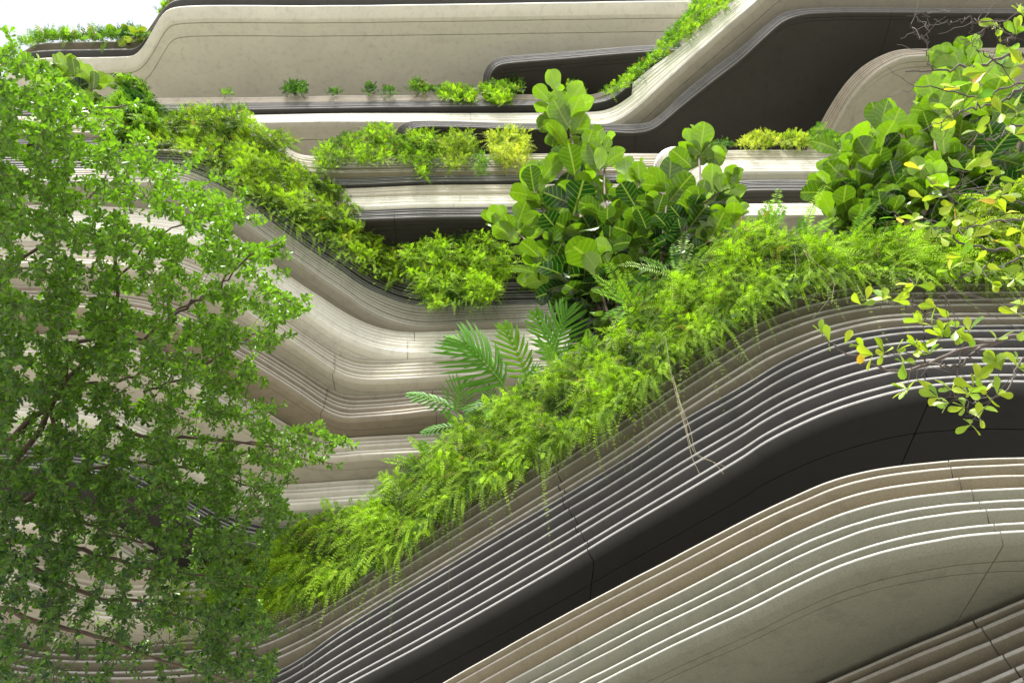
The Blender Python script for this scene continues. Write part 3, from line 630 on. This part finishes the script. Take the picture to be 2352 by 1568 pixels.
# ---- lobed philodendrons between the inner curve and the bank
def lobed(acc, st, b, tip, planter, r, width=.62, npair=9, bend=.12, bright=0, facing=(0, -.95, -.05), oneside=0):
    P0 = at_r(b[0], b[1], r); P1 = at_r(tip[0], tip[1], r)
    L = np.linalg.norm(P1 - P0); T0 = (P1 - P0) / L
    Nn = unit(np.array(facing, float)[None])[0]; S = unit(np.cross(T0, Nn)[None])[0]; Nn = np.cross(S, T0)
    c = np.array((.028, .15, .008)) * (1 - bright) + np.array((.15, .33, .02)) * bright
    def rib(t): return P0 + T0 * L * t + Nn * bend * L * (4 * t * (1 - t)) * .5
    # blade web along the rib
    for sd in (-1, 1):
        for k in range(npair + 1):
            t = .04 + .93 * (k / npair); f = math.sin(math.pi * (.18 + .74 * t)) ** .7
            ll = width * L * f * (1 - .12 * (sd == oneside)) * (1 + rng.normal(0, .05))
            ang = R(78 - 52 * t + rng.normal(0, 3))
            D0 = S * sd * math.sin(ang) + T0 * math.cos(ang)
            n = 8; q = np.linspace(0, 1, n)
            o = rib(t)
            path = o + D0 * (ll * q)[:, None] + T0 * (ll * .22 * q ** 2)[:, None] - Nn * (ll * .28 * q ** 2)[:, None] - UP * (ll * .08 * q ** 2)[:, None]
            Tt = unit(np.gradient(path, axis=0)); Sd = unit(np.cross(Tt, Nn))
            hw = L * (.030 + .004 * np.sin(q * 9 + k)) * np.array([1.35, 1.0, .85, .9, 1.0, .95, .65, .08])
            up_ = Nn * (hw * .35)[:, None]
            V = np.stack([path - Sd * hw[:, None] + up_, path, path + Sd * hw[:, None] + up_], 1).reshape(-1, 3)
            i = np.arange(n - 1)[:, None] * 3 + np.arange(2)[None]
            F = np.stack([i, i + 1, i + 4, i + 3], -1).reshape(-1, 4)
            cc = c * (1 + rng.normal(0, .10)) * np.ones((len(V), 3))
            cc.reshape(n, 3, 3)[:, 1] = cc.reshape(n, 3, 3)[:, 1] * .75 + np.array((.25, .35, .03)) * .25
            acc.add(V, F, np.clip(cc, 0, 1))
    q = np.linspace(0, 1, 12)
    tube(acc, np.array([rib(x) for x in q]), L * .014, L * .006, 5, (.30, .42, .10))
    B = at_r(planter[0], planter[1], r * 1.01); mid = (P0 + B) / 2 + np.array([0, -.05, .1]) * L
    tube(st, spline([B, mid, P0], 10), L * .020, L * .014, 6, (.25, .36, .08))
def philodendron(label, leaves, base, r):
    root = empty('philodendron', at_r(base[0], base[1], r)); tag(root, label, 'philodendron', 'lobed leaf philodendrons')
    for kw in leaves:
        a1, a2 = Acc(), Acc()
        k2 = dict(kw); b_, t_ = k2.pop('b'), k2.pop('t'); rr_ = r + k2.pop('dr', 0)
        lobed(a1, a2, b_, t_, base, rr_, **k2)
        lf = a1.build('leaf', PHILO, root, smooth=True); a2.build('petiole', PHILO, lf, smooth=True)
RP = float(np.linalg.norm(at_y(1150, 900, ring_y('C1', 1150)))) - .9
philodendron('largest philodendron with comb like leaves in front of the inner ledges', [dict(b=(1156, 884), t=(1066, 790), width=.78, npair=11, bright=.12, dr=-.3), dict(b=(1135, 845), t=(1036, 782), width=.42, npair=8, bright=.35, dr=.3), dict(b=(1210, 868), t=(1160, 754), width=.42, npair=9, bright=.75, dr=.2), dict(b=(1190, 900), t=(1235, 845), width=.5, npair=7, bright=0, dr=.2)], (1170, 960), RP)
philodendron('philodendron with one tall fanned leaf near the foot of the ferns', [dict(b=(1268, 824), t=(1302, 716), width=.62, npair=11, bright=.15, dr=-.2), dict(b=(1272, 828), t=(1232, 722), width=.40, npair=9, bright=.25, dr=.2), dict(b=(1290, 830), t=(1322, 780), width=.4, npair=7, bright=.2, dr=.2)], (1266, 880), RP - .6)
philodendron('lowest dark philodendron reaching left over the brown ledge', [dict(b=(1048, 944), t=(1058, 886), width=.95, npair=8, bright=.1, dr=-.2), dict(b=(1042, 938), t=(942, 906), width=.28, npair=9, bright=.05), dict(b=(1150, 926), t=(1078, 942), width=.55, npair=9, bright=0, dr=.3), dict(b=(1050, 978), t=(972, 992), width=.28, npair=8, bright=0), dict(b=(1130, 935), t=(1120, 890), width=.6, npair=7, bright=0, dr=.3)], (1072, 1000), RP + .6)

# ---- sword ferns
def sword(label, base, tips, ringname, yoff, wpx=14, ca=(.08, .22, .015), cb=(.26, .42, .03), K=26, face=None):
    y = float(ring_y(ringname, base[0])) + yoff
    b = at_y(base[0], base[1], y); root = empty('sword_fern', b); tag(root, label, 'fern', 'sword ferns')
    sc = np.linalg.norm(b) / FOC
    for tp in tips:
        e = at_y(tp[0], tp[1], y - (tp[2] if len(tp) > 2 else .2)); d = e - b
        L = np.linalg.norm(d); dr = (tp[3] if len(tp) > 3 else .22)
        dd = d / L + UP * dr
        a = Acc()
        fronds(a, b[None], dd[None], np.array([L]), np.array([wpx * sc]), K, np.array([dr]), face=unit(np.array([[.25 * rng.normal(), -.9, -.1]])), col=mixcol(1, ca, cb), slim=.14, fwd=.22, tipcol=1.15)
        a.build('frond', FERN, root)
sword('upright bright sword fern fronds rising above the bank right of the fig', (1775, 530), [(1790, 432), (1762, 462), (1745, 480), (1802, 470), (1720, 500)], 'C1', -.3, 15)
sword('tall curving sword fern between the bank and the right hand fig', (1845, 545), [(1895, 425, .2, .3), (1870, 470), (1925, 500), (1840, 500)], 'C1', -.35, 12)
sword('arching sword fern leaning over the bank below the right hand fig', (1960, 550), [(2020, 462, .3, .35), (1985, 480), (2010, 500, .3)], 'C1', -.35, 12)
sword('large sword fern with long fronds hanging beside the fig, at the bank top', (1450, 700), [(1358, 628, .4, .1), (1392, 600, .4), (1418, 640, .5), (1360, 668, .5, .3), (1440, 620, .3), (1500, 610, .3), (1478, 648, .4), (1385, 735, .5, .3), (1410, 745, .5, .3)], 'C1', -.2, 17)
sword('pale arching sword fern frond pair over the dark fig leaves', (1560, 640), [(1420, 610, .4, .55), (1470, 592, .3, .4), (1545, 560, .2), (1575, 530, .2), (1590, 560, .3)], 'C1', -.3, 13, cb=(.34, .48, .16))
sword('small yellow sword fern tucked behind the tall philodendron leaf', (1268, 840), [(1238, 782), (1255, 790)], 'C1', -.4, 13)
sword('little upright sword fern at the bank above the fanned leaf', (1352, 800), [(1350, 755), (1340, 775), (1372, 770)], 'C1', -.3, 10)
sword('sword fern hanging among the dark philodendron leaves', (1118, 935), [(1112, 905, .3), (1125, 960, .3, .05)], 'C1', -.6, 11)
sword('pale sword fern at the lower left of the philodendrons', (1050, 985), [(1022, 942, .2), (1040, 955)], 'C1', -.4, 11, cb=(.36, .46, .2))
sword('long yellow sword fern frond over the tan ledge', (985, 1050), [(938, 1004, .2), (965, 1012, .2)], 'C1', -.3, 13)
sword('sword fern pointing left at the lowest banded ledges', (955, 1070), [(872, 1056, .3, .15), (905, 1045, .3), (940, 1040)], 'C1', -.3, 10)
sword('single short frond standing on the bank near the tree tips', (762, 1185), [(738, 1142, .1)], 'C1', -.3, 12)
sword('single short frond over the beige ledge left of the bank', (890, 1120), [(872, 1082, .1)], 'C1', -.3, 10)
sword('dark sword fern between the two banks on the charcoal ledge', (960, 580), [(922, 556, .3), (945, 548, .3), (985, 566, .3), (930, 575, .3)], 'D0', -.6, 9)

# ---- dry hanging vines
def vine(label, lines, ringname, yoff):
    a = Acc()
    for ln in lines:
        c = spline(ln, 26); y = ring_y(ringname, c[:, 0]) + yoff
        P = at_y(c[:, 0], c[:, 1], np.minimum.accumulate(y)); sc = np.linalg.norm(P[0]) / FOC
        tube(a, P, .38 * sc, .26 * sc, 4)
    o = a.build('hanging_vine', VINE); tag(o, label, 'vine', 'bare hanging vines')
vine('long pale vine dangling from the bank down to the charcoal ribs', [[(1528, 770), (1540, 850), (1556, 920), (1575, 990), (1590, 1050), (1608, 1090)], [(1545, 860), (1562, 930), (1580, 1000), (1600, 1045), (1632, 1058), (1668, 1072)], [(1552, 900), (1585, 985), (1600, 1040), (1640, 1062), (1662, 1088)], [(1550, 880), (1572, 960), (1585, 1020)]], 'C1', -1.0)
vine('short forked vine hanging at the right end of the bank', [[(1845, 572), (1870, 600), (1895, 620), (1915, 645), (1912, 680), (1910, 698)], [(1915, 645), (1902, 660), (1902, 680)], [(1825, 575), (1828, 610), (1825, 640)], [(1845, 572), (1858, 600), (1860, 640)], [(1908, 680), (1890, 705), (1866, 732)]], 'C1', -1.0)

# ---- foreground trees
def obj_tree(name, label, trunk_pts, trunk_r, limbs, targets, leafpx, rad, ca, cb, tmpl, nwhorl, barkmat, sag=.02, leafstep=None, gfun=None, maxd=1e9):
    root = empty(name, trunk_pts[0]); tag(root, label, 'tree')
    tr = Acc(); cr = Acc(); lv = Acc()
    tube(tr, spline(trunk_pts, 30), trunk_r, trunk_r * .35, 10)
    nodes = []; ndir = []
    for pts, r0, r1 in limbs:
        C = spline(pts, 26); C[1:-1] += rng.normal(0, .008, (24, 3))
        tube(tr, C, r0, r1, 6); nodes.append(C)
    nodes = np.vstack(nodes)
    N = len(targets)
    allN = np.zeros((len(nodes) + 3 * N, 3)); k = len(nodes); allN[:k] = nodes
    dist = np.full(N, 1e9); near = np.zeros(N, int); done = np.zeros(N, bool)
    for i0 in range(0, N, 500):
        D = np.linalg.norm(targets[i0:i0 + 500, None] - nodes[None], axis=2); near[i0:i0 + 500] = D.argmin(1); dist[i0:i0 + 500] = D.min(1)
    ends = []; dirs = []
    for _ in range(N):
        i = int(np.argmin(np.where(done, 1e9, dist))); done[i] = True
        A = allN[near[i]]; B = targets[i]; Lg = np.linalg.norm(B - A)
        if Lg > maxd: continue
        mid = (A + B) / 2 + rng.normal(0, .06, 3) * Lg + UP * .05 * Lg
        q = np.array([A, (A + mid) / 2 + rng.normal(0, .02, 3) * Lg, mid, (mid + B) / 2, B])
        th = min(.0045, .0016 + Lg * .006) * rad
        tube(cr, q, th, th * .5, 3)
        new = np.array([q[2], q[3], B]); allN[k:k + 3] = new
        dn = np.linalg.norm(targets[:, None] - new[None], axis=2); m_ = dn.min(1)
        w_ = (m_ < dist); near[w_] = k + dn.argmin(1)[w_]; dist[w_] = m_[w_]; k += 3
        ends.append(q); 
    Q = np.array(ends)
    B = Q[:, -1]; Dn = unit(Q[:, -1] - Q[:, -2])
    def place(pos, ax, n, szf):
        M_ = len(pos)
        ref = unit(np.cross(ax, rng.normal(0, 1, (M_, 3)))); ref2 = np.cross(ax, ref)
        for j in range(n):
            an = j * 2 * np.pi / n + rng.normal(0, .35, M_)
            d = unit(ref * np.cos(an)[:, None] + ref2 * np.sin(an)[:, None] + ax * (.45 + .3 * rng.random((M_, 1))) + rng.normal(0, .12, (M_, 3)) + UP * .1)
            nr = unit(np.cross(np.cross(d, UP * .8 + rng.normal(0, .45, (M_, 3))), d))
            rr = np.linalg.norm(pos - np.array([0, 0, CAMZ]), axis=1)
            sz = leafpx * szf * .0031 * (.7 + .5 * rng.random(M_))
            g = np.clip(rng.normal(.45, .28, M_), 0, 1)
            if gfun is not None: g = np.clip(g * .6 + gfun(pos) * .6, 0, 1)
            put_leaves(lv, tmpl, pos, d, nr, sz, mixcol(M_, ca, cb, g))
    place(B, Dn, nwhorl, 1.0)
    place(Q[:, 3], unit(Q[:, 4] - Q[:, 2]), max(2, nwhorl - 3), .85)
    place(Q[:, 2], unit(Q[:, 3] - Q[:, 1]), 2, .8)
    V_ = np.vstack(cr.v); F_ = np.vstack(cr.f); tr.add(V_, F_)
    tr.build('trunk', barkmat, root, smooth=True)
    lv.build('crown', TREE, root, smooth=True)
    return root
def limb(pts, rr, r0, r1, rj=.25):
    P = np.array(pts, float); n = len(P); q = np.broadcast_to(rr, (n,)) if np.isscalar(rr) else np.linspace(rr[0], rr[1], n)
    return (at_r(P[:, 0], P[:, 1], q), r0, r1)
TREEPOLY = [(-60, 118), (20, 122), (70, 138), (120, 165), (170, 205), (220, 240), (270, 268), (300, 290), (318, 330), (370, 372), (430, 392), (440, 420), (500, 440), (545, 470), (560, 500), (520, 540), (560, 565), (600, 560), (640, 545), (635, 590), (600, 620), (630, 660), (680, 690), (690, 712), (650, 740), (640, 772), (590, 800), (580, 835), (590, 865), (560, 890), (620, 935), (600, 955), (640, 990), (700, 985), (760, 995), (790, 1010), (740, 1055), (690, 1062), (640, 1095), (650, 1150), (668, 1185), (620, 1215), (620, 1290), (580, 1350), (600, 1400), (620, 1440), (600, 1490), (640, 1530), (600, 1600), (-60, 1600)]
n_all = 8600
U = sample(TREEPOLY, n_all * 3)
# thinner where the ledges show through
def thin(U):
    p = np.ones(len(U))
    p *= np.where((U[:, 1] > 1330) & (U[:, 0] < 470), .42, 1)
    p *= np.where((U[:, 1] > 1420) & (U[:, 0] < 560), .70, 1)
    for (cx, cy, sx, sy, a) in [(430, 690, 90, 40, .3), (330, 480, 110, 40, .35), (60, 585, 110, 45, .3), (500, 1000, 80, 40, .3), (370, 1210, 90, 40, .35), (520, 640, 80, 30, .25), (110, 980, 90, 40, .3), (600, 905, 40, 30, .5), (600, 740, 40, 30, .4)]:
        p *= 1 - (1 - a) * np.exp(-((U[:, 0] - cx) / sx) ** 2 - ((U[:, 1] - cy) / sy) ** 2)
    p *= .03 + 2.1 * lump(U, 22) ** 2.0 * (.45 + lump(U + 300, 70))
    return rng.random(len(U)) < p
U = U[thin(U)][:n_all]
bulge = lump(U + 700, 60)
RT = 5.0 + 1.7 * rng.random(len(U)) - .5 * bulge + .4 * (U[:, 0] / 700)
tips = []                          # airy sprays reaching past the crown
for (a, b, n_) in [((520, 500), (600, 505), 9), ((560, 470), (560, 440), 5), ((470, 420), (540, 400), 7), ((430, 380), (470, 350), 6), ((560, 600), (650, 553), 16), ((600, 570), (662, 590), 8), ((600, 640), (655, 622), 8), ((620, 745), (708, 680), 16), ((650, 720), (712, 712), 8), ((600, 800), (668, 765), 10), ((560, 860), (610, 880), 8), ((600, 940), (650, 930), 6), ((640, 1000), (740, 975), 12), ((700, 1020), (812, 1018), 14), ((660, 1045), (775, 1068), 13), ((620, 1120), (668, 1100), 8), ((600, 1170), (690, 1190), 12), ((600, 1230), (660, 1215), 8), ((580, 1330), (660, 1330), 8), ((580, 1450), (650, 1440), 8), ((560, 1530), (640, 1500), 9), ((40, 130), (10, 65), 5), ((250, 250), (320, 236), 8), ((320, 300), (345, 330), 6), ((20, 130), (30, 100), 3)]:
    t_ = np.linspace(0, 1, n_)[:, None]
    tips.append(np.array(a) * (1 - t_) + np.array(b) * t_ + rng.normal(0, 7, (n_, 2)) * (1.1 - .6 * t_))
tips = np.vstack(tips)
targets = np.vstack([at_r(U[:, 0], U[:, 1], RT), at_r(tips[:, 0], tips[:, 1], 5.8 + rng.normal(0, .06, len(tips)))])
B0 = np.array([-4.6, 4.3, 0.0])
trunk = [B0, B0 + [.05, 0, 1.2], at_r(-260, 1560, 6.2), at_r(-230, 1250, 6.0), at_r(-190, 900, 5.9), at_r(-170, 600, 5.9)]
limbs = [
    limb([(-235, 1300), (-80, 1120), (20, 1010), (110, 925), (157, 860), (165, 800), (215, 780), (262, 762), (330, 735)], (6, 5.6), .030, .009),
    limb([(-235, 1380), (-100, 1200), (60, 1030), (150, 885), (225, 800), (262, 700), (272, 640), (268, 590), (272, 540), (262, 480)], (6, 5.8), .030, .007),
    limb([(225, 800), (320, 775), (400, 720), (450, 690), (520, 640), (560, 600), (600, 575), (645, 556)], (5.8, 5.5), .013, .004),
    limb([(-190, 700), (-90, 450), (0, 362), (50, 345), (100, 317), (150, 293), (200, 267), (250, 250), (290, 242)], (5.9, 5.6), .022, .004),
    limb([(-185, 850), (0, 640), (90, 570), (133, 523), (160, 480), (217, 447), (240, 430)], (5.9, 5.9), .018, .005),
    limb([(217, 700), (300, 610), (339, 560), (372, 537), (414, 516), (470, 498), (516, 491), (560, 500)], (5.8, 6.0), .010, .003),
    limb([(400, 720), (500, 660), (552, 613), (578, 593), (621, 573), (655, 560)], (5.9, 5.9), .008, .003),
    limb([(330, 900), (450, 850), (520, 805), (553, 782), (617, 749), (667, 719), (700, 688)], (5.8, 6.0), .010, .003),
    limb([(-235, 1350), (-60, 1130), (107, 1036), (173, 1009), (247, 976), (327, 999), (500, 1012), (619, 1026), (671, 1022), (727, 1017), (795, 1016)], (6, 5.8), .026, .003),
    limb([(500, 1012), (619, 1022), (654, 1037), (682, 1050), (765, 1064)], (5.8, 5.8), .008, .003),
    limb([(-240, 1400), (100, 1120), (250, 1068), (320, 1058), (367, 1068), (450, 1075), (567, 1112), (633, 1128), (660, 1180)], (6, 6.2), .022, .004),
    limb([(-245, 1450), (-60, 1235), (0, 1235), (100, 1245), (233, 1275), (317, 1302), (433, 1312), (510, 1338), (600, 1350)], (6, 6.0), .026, .004),
    limb([(-245, 1480), (-60, 1260), (0, 1278), (60, 1298), (120, 1328), (257, 1378), (300, 1378), (333, 1388), (400, 1412), (450, 1428), (520, 1480)], (6, 5.8), .024, .004),
    limb([(-250, 1540), (-60, 1400), (67, 1422), (167, 1448), (233, 1465), (300, 1488), (377, 1518), (417, 1532), (560, 1560)], (6, 5.6), .022, .004),
    limb([(150, 885), (260, 880), (380, 840), (470, 850), (560, 880)], (5.6, 5.9), .012, .003),
    limb([(110, 925), (130, 1000), (180, 1180), (260, 1230), (420, 1250), (560, 1260)], (5.8, 5.9), .013, .004),
]
zt = lambda p: np.clip((p[:, 2] - 4.2) / 2.2, 0, 1) * .9 + .1 * np.clip((p[:, 0] + 4) / 3, 0, 1)  # leaf colour brightens with height: light on the upper crown painted in
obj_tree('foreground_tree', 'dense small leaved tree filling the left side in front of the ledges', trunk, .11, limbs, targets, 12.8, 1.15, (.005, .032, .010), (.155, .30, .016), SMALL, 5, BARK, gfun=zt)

# sprig poking in at the bottom and the tree at the right edge
B1 = np.array([4.9, 3.6, 0.0])
tp = [(2111, 699), (2088, 642)]
def cl(pts, rr): P = np.array(pts, float); return at_r(P[:, 0], P[:, 1], np.full(len(P), rr))
trunk2 = [B1, B1 + [.1, 0, 1.5], at_r(2620, 1100, 5.4), at_r(2580, 760, 5.0), at_r(2540, 300, 4.9)]
limbs2 = [
    limb([(2580, 800), (2450, 755), (2351, 769), (2301, 782), (2251, 796), (2201, 806), (2151, 826), (2108, 842), (2068, 856), (2018, 846), (1968, 819), (1918, 796), (1891, 782), (1888, 768)], (5.0, 4.3), .028, .003),
    limb([(2301, 784), (2251, 782), (2185, 756), (2135, 722), (2101, 699), (2090, 660), (2088, 639)], (4.75, 4.4), .014, .003),
    limb([(2104, 702), (2050, 700), (1985, 706)], 4.4, .005, .002),
    limb([(2208, 806), (2201, 866), (2218, 906), (2221, 949), (2235, 969)], (4.6, 4.3), .006, .002),
    limb([(2560, 760), (2420, 790), (2351, 822), (2331, 862), (2311, 902), (2268, 917), (2220, 918), (2161, 916)], (5, 4.3), .012, .002),
    limb([(2251, 798), (2200, 840), (2150, 838), (2090, 818), (2060, 815)], (4.6, 4.4), .012, .004),
    limb([(2560, 100), (2450, 120), (2351, 127), (2301, 133), (2218, 155), (2135, 163), (2081, 165)], (4.9, 4.3), .016, .005),
    limb([(2148, 161), (2131, 133), (2131, 100), (2128, 60), (2125, 27)], 4.35, .004, .002),
    limb([(2131, 100), (2110, 82), (2091, 60)], 4.35, .003, .0015),
    limb([(2351, 200), (2301, 233), (2251, 247), (2201, 258), (2150, 285), (2108, 303)], (4.7, 4.3), .009, .002),
    limb([(2560, 200), (2420, 205), (2351, 187), (2280, 215), (2200, 215), (2130, 200), (2068, 212), (2018, 232)], (4.8, 4.3), .010, .002),
    limb([(2560, 560), (2420, 575), (2351, 566), (2285, 576), (2235, 566), (2201, 552), (2181, 522), (2120, 500), (2060, 498)], (4.9, 4.4), .018, .002),
    limb([(2400, 600), (2351, 590), (2318, 602), (2251, 622), (2201, 640), (2170, 680)], (4.7, 4.4), .010, .002),
    limb([(2400, 460), (2351, 470), (2290, 440), (2235, 436), (2200, 440), (2168, 442)], (4.7, 4.3), .008, .002),
    limb([(2351, 500), (2300, 505), (2230, 520), (2168, 528), (2090, 512), (2035, 480)], (4.6, 4.4), .007, .002),
    limb([(2400, 300), (2330, 290), (2285, 320), (2241, 316), (2208, 363), (2195, 395)], (4.6, 4.4), .009, .002),
    limb([(2400, 30), (2351, 60), (2310, 95), (2290, 88)], (4.6, 4.4), .012, .004),
    limb([(2310, 50), (2235, 48), (2180, 52), (2145, 47)], 4.4, .004, .0015),
    limb([(2330, 80), (2270, 60), (2240, 95), (2200, 82)], 4.4, .004, .0015),
    limb([(2300, 150), (2265, 130), (2235, 100), (2228, 40)], 4.4, .004, .0015),
]
clusters = [(1888, 768, 1), (1905, 786, 1), (1940, 790, 2), (1985, 800, 3), (2005, 815, 3), (2030, 810, 4), (2060, 805, 3), (2075, 830, 3), (2108, 800, 4), (2135, 812, 4), (1990, 690, 2), (1978, 700, 1), (2025, 690, 3), (2050, 690, 2), (2075, 680, 1), (2105, 655, 4), (2150, 705, 3), (2120, 740, 3), (2140, 748, 3), (2180, 740, 3), (2195, 760, 3), (2225, 760, 3), (2165, 775, 3), (2085, 895, 4), (2105, 870, 1), (2155, 912, 2), (2185, 895, 3), (2180, 925, 3), (2215, 935, 3), (2235, 890, 3), (2250, 960, 3), (2230, 975, 2), (2225, 905, 3), (2290, 905, 3), (2262, 900, 3), (2300, 850, 4), (2340, 845, 4), (2290, 830, 3), (2240, 870, 2), (2335, 720, 2), (2290, 780, 2), (2250, 935, 2),
            (2295, 60, 4), (2335, 80, 4), (2345, 30, 4), (2318, 110, 4), (2340, 150, 4), (2265, 165, 3), (2235, 190, 3), (2310, 190, 3), (2350, 210, 4), (2205, 205, 2), (2180, 250, 3), (2190, 275, 2), (2235, 230, 3), (2300, 260, 3), (2340, 260, 4), (2330, 310, 2), (2160, 300, 2), (2240, 300, 2), (2115, 390, 2), (2135, 415, 2), (2180, 430, 3), (2215, 390, 4), (2240, 375, 3), (2265, 400, 3), (2120, 455, 1), (2165, 450, 1), (2190, 470, 2), (2245, 460, 3), (2300, 450, 3), (2340, 420, 3), (2060, 500, 2), (2090, 510, 3), (2140, 520, 3), (2200, 500, 3), (2260, 510, 3), (2310, 490, 3), (2345, 530, 3), (2230, 545, 3), (2290, 555, 2), (2160, 545, 2), (2210, 590, 3), (2240, 600, 3), (2300, 620, 3), (2340, 590, 3), (2180, 620, 2), (2330, 640, 3), (2280, 650, 2), (2345, 700, 3), (2350, 760, 2)]
def sprig_tree():
    root = empty('foreground_tree', B1); tag(root, 'sparse half bare tree reaching in from the right edge with yellow green leaves', 'tree')
    tr = Acc(); tw = Acc(); lv = Acc()
    tube(tr, spline(trunk2, 26), .085, .03, 10)
    nod = []
    for pts, r0, r1 in limbs2:
        C = spline(pts, 30); C[1:-1] += rng.normal(0, .007, (28, 3)); tube(tr, C, r0 * .75, r1 * .6, 6); nod.append(C)
        # short bare side twigs
        for k in rng.integers(6, 29, 5):
            d = unit(rng.normal(0, 1, (1, 3)) * [1, .5, 1])[0]; Lt = .05 + .16 * rng.random()
            q = C[k] + d * Lt * np.linspace(0, 1, 5)[:, None] + rng.normal(0, .006, (5, 3)); q[0] = C[k]
            tube(tw, q, .0014, .0007, 4)
    nod = np.vstack(nod)
    for (u, v, n) in clusters:
        T = at_r(u, v, 4.35 + rng.normal(0, .08))
        i = np.argmin(np.linalg.norm(nod - T, axis=1)); A = nod[i]
        m_ = (A + T) / 2 + rng.normal(0, .012, 3)
        q = spline([A, m_, T], 7); tube(tw, q, .0020, .0012, 4)
        ax = unit((T - m_)[None])[0]
        n2 = n + 1
        for j in range(n2):
            d = unit((ax * .5 + rng.normal(0, .75, 3) * [1, .5, 1] + UP * .25)[None])[0]
            nr = unit(np.cross(np.cross(d, rng.normal(0, .8, 3) + [0, -.6, .5]), d)[None])[0]
            g = np.clip(rng.normal(.55, .25), 0, 1)
            c = mixcol(1, (.09, .21, .02), (.36, .42, .02), np.array([g]))
            if rng.random() < .018: c = np.array([[.5, .33, .03]])
            put_leaves(lv, OBO, T[None], d[None], nr[None], .062 + .028 * rng.random(), c)
    tr.add(np.vstack(tw.v), np.vstack(tw.f)); tr.build('trunk', BARK2, root, smooth=True); lv.build('crown', TREE, root, smooth=True)
sprig_tree()
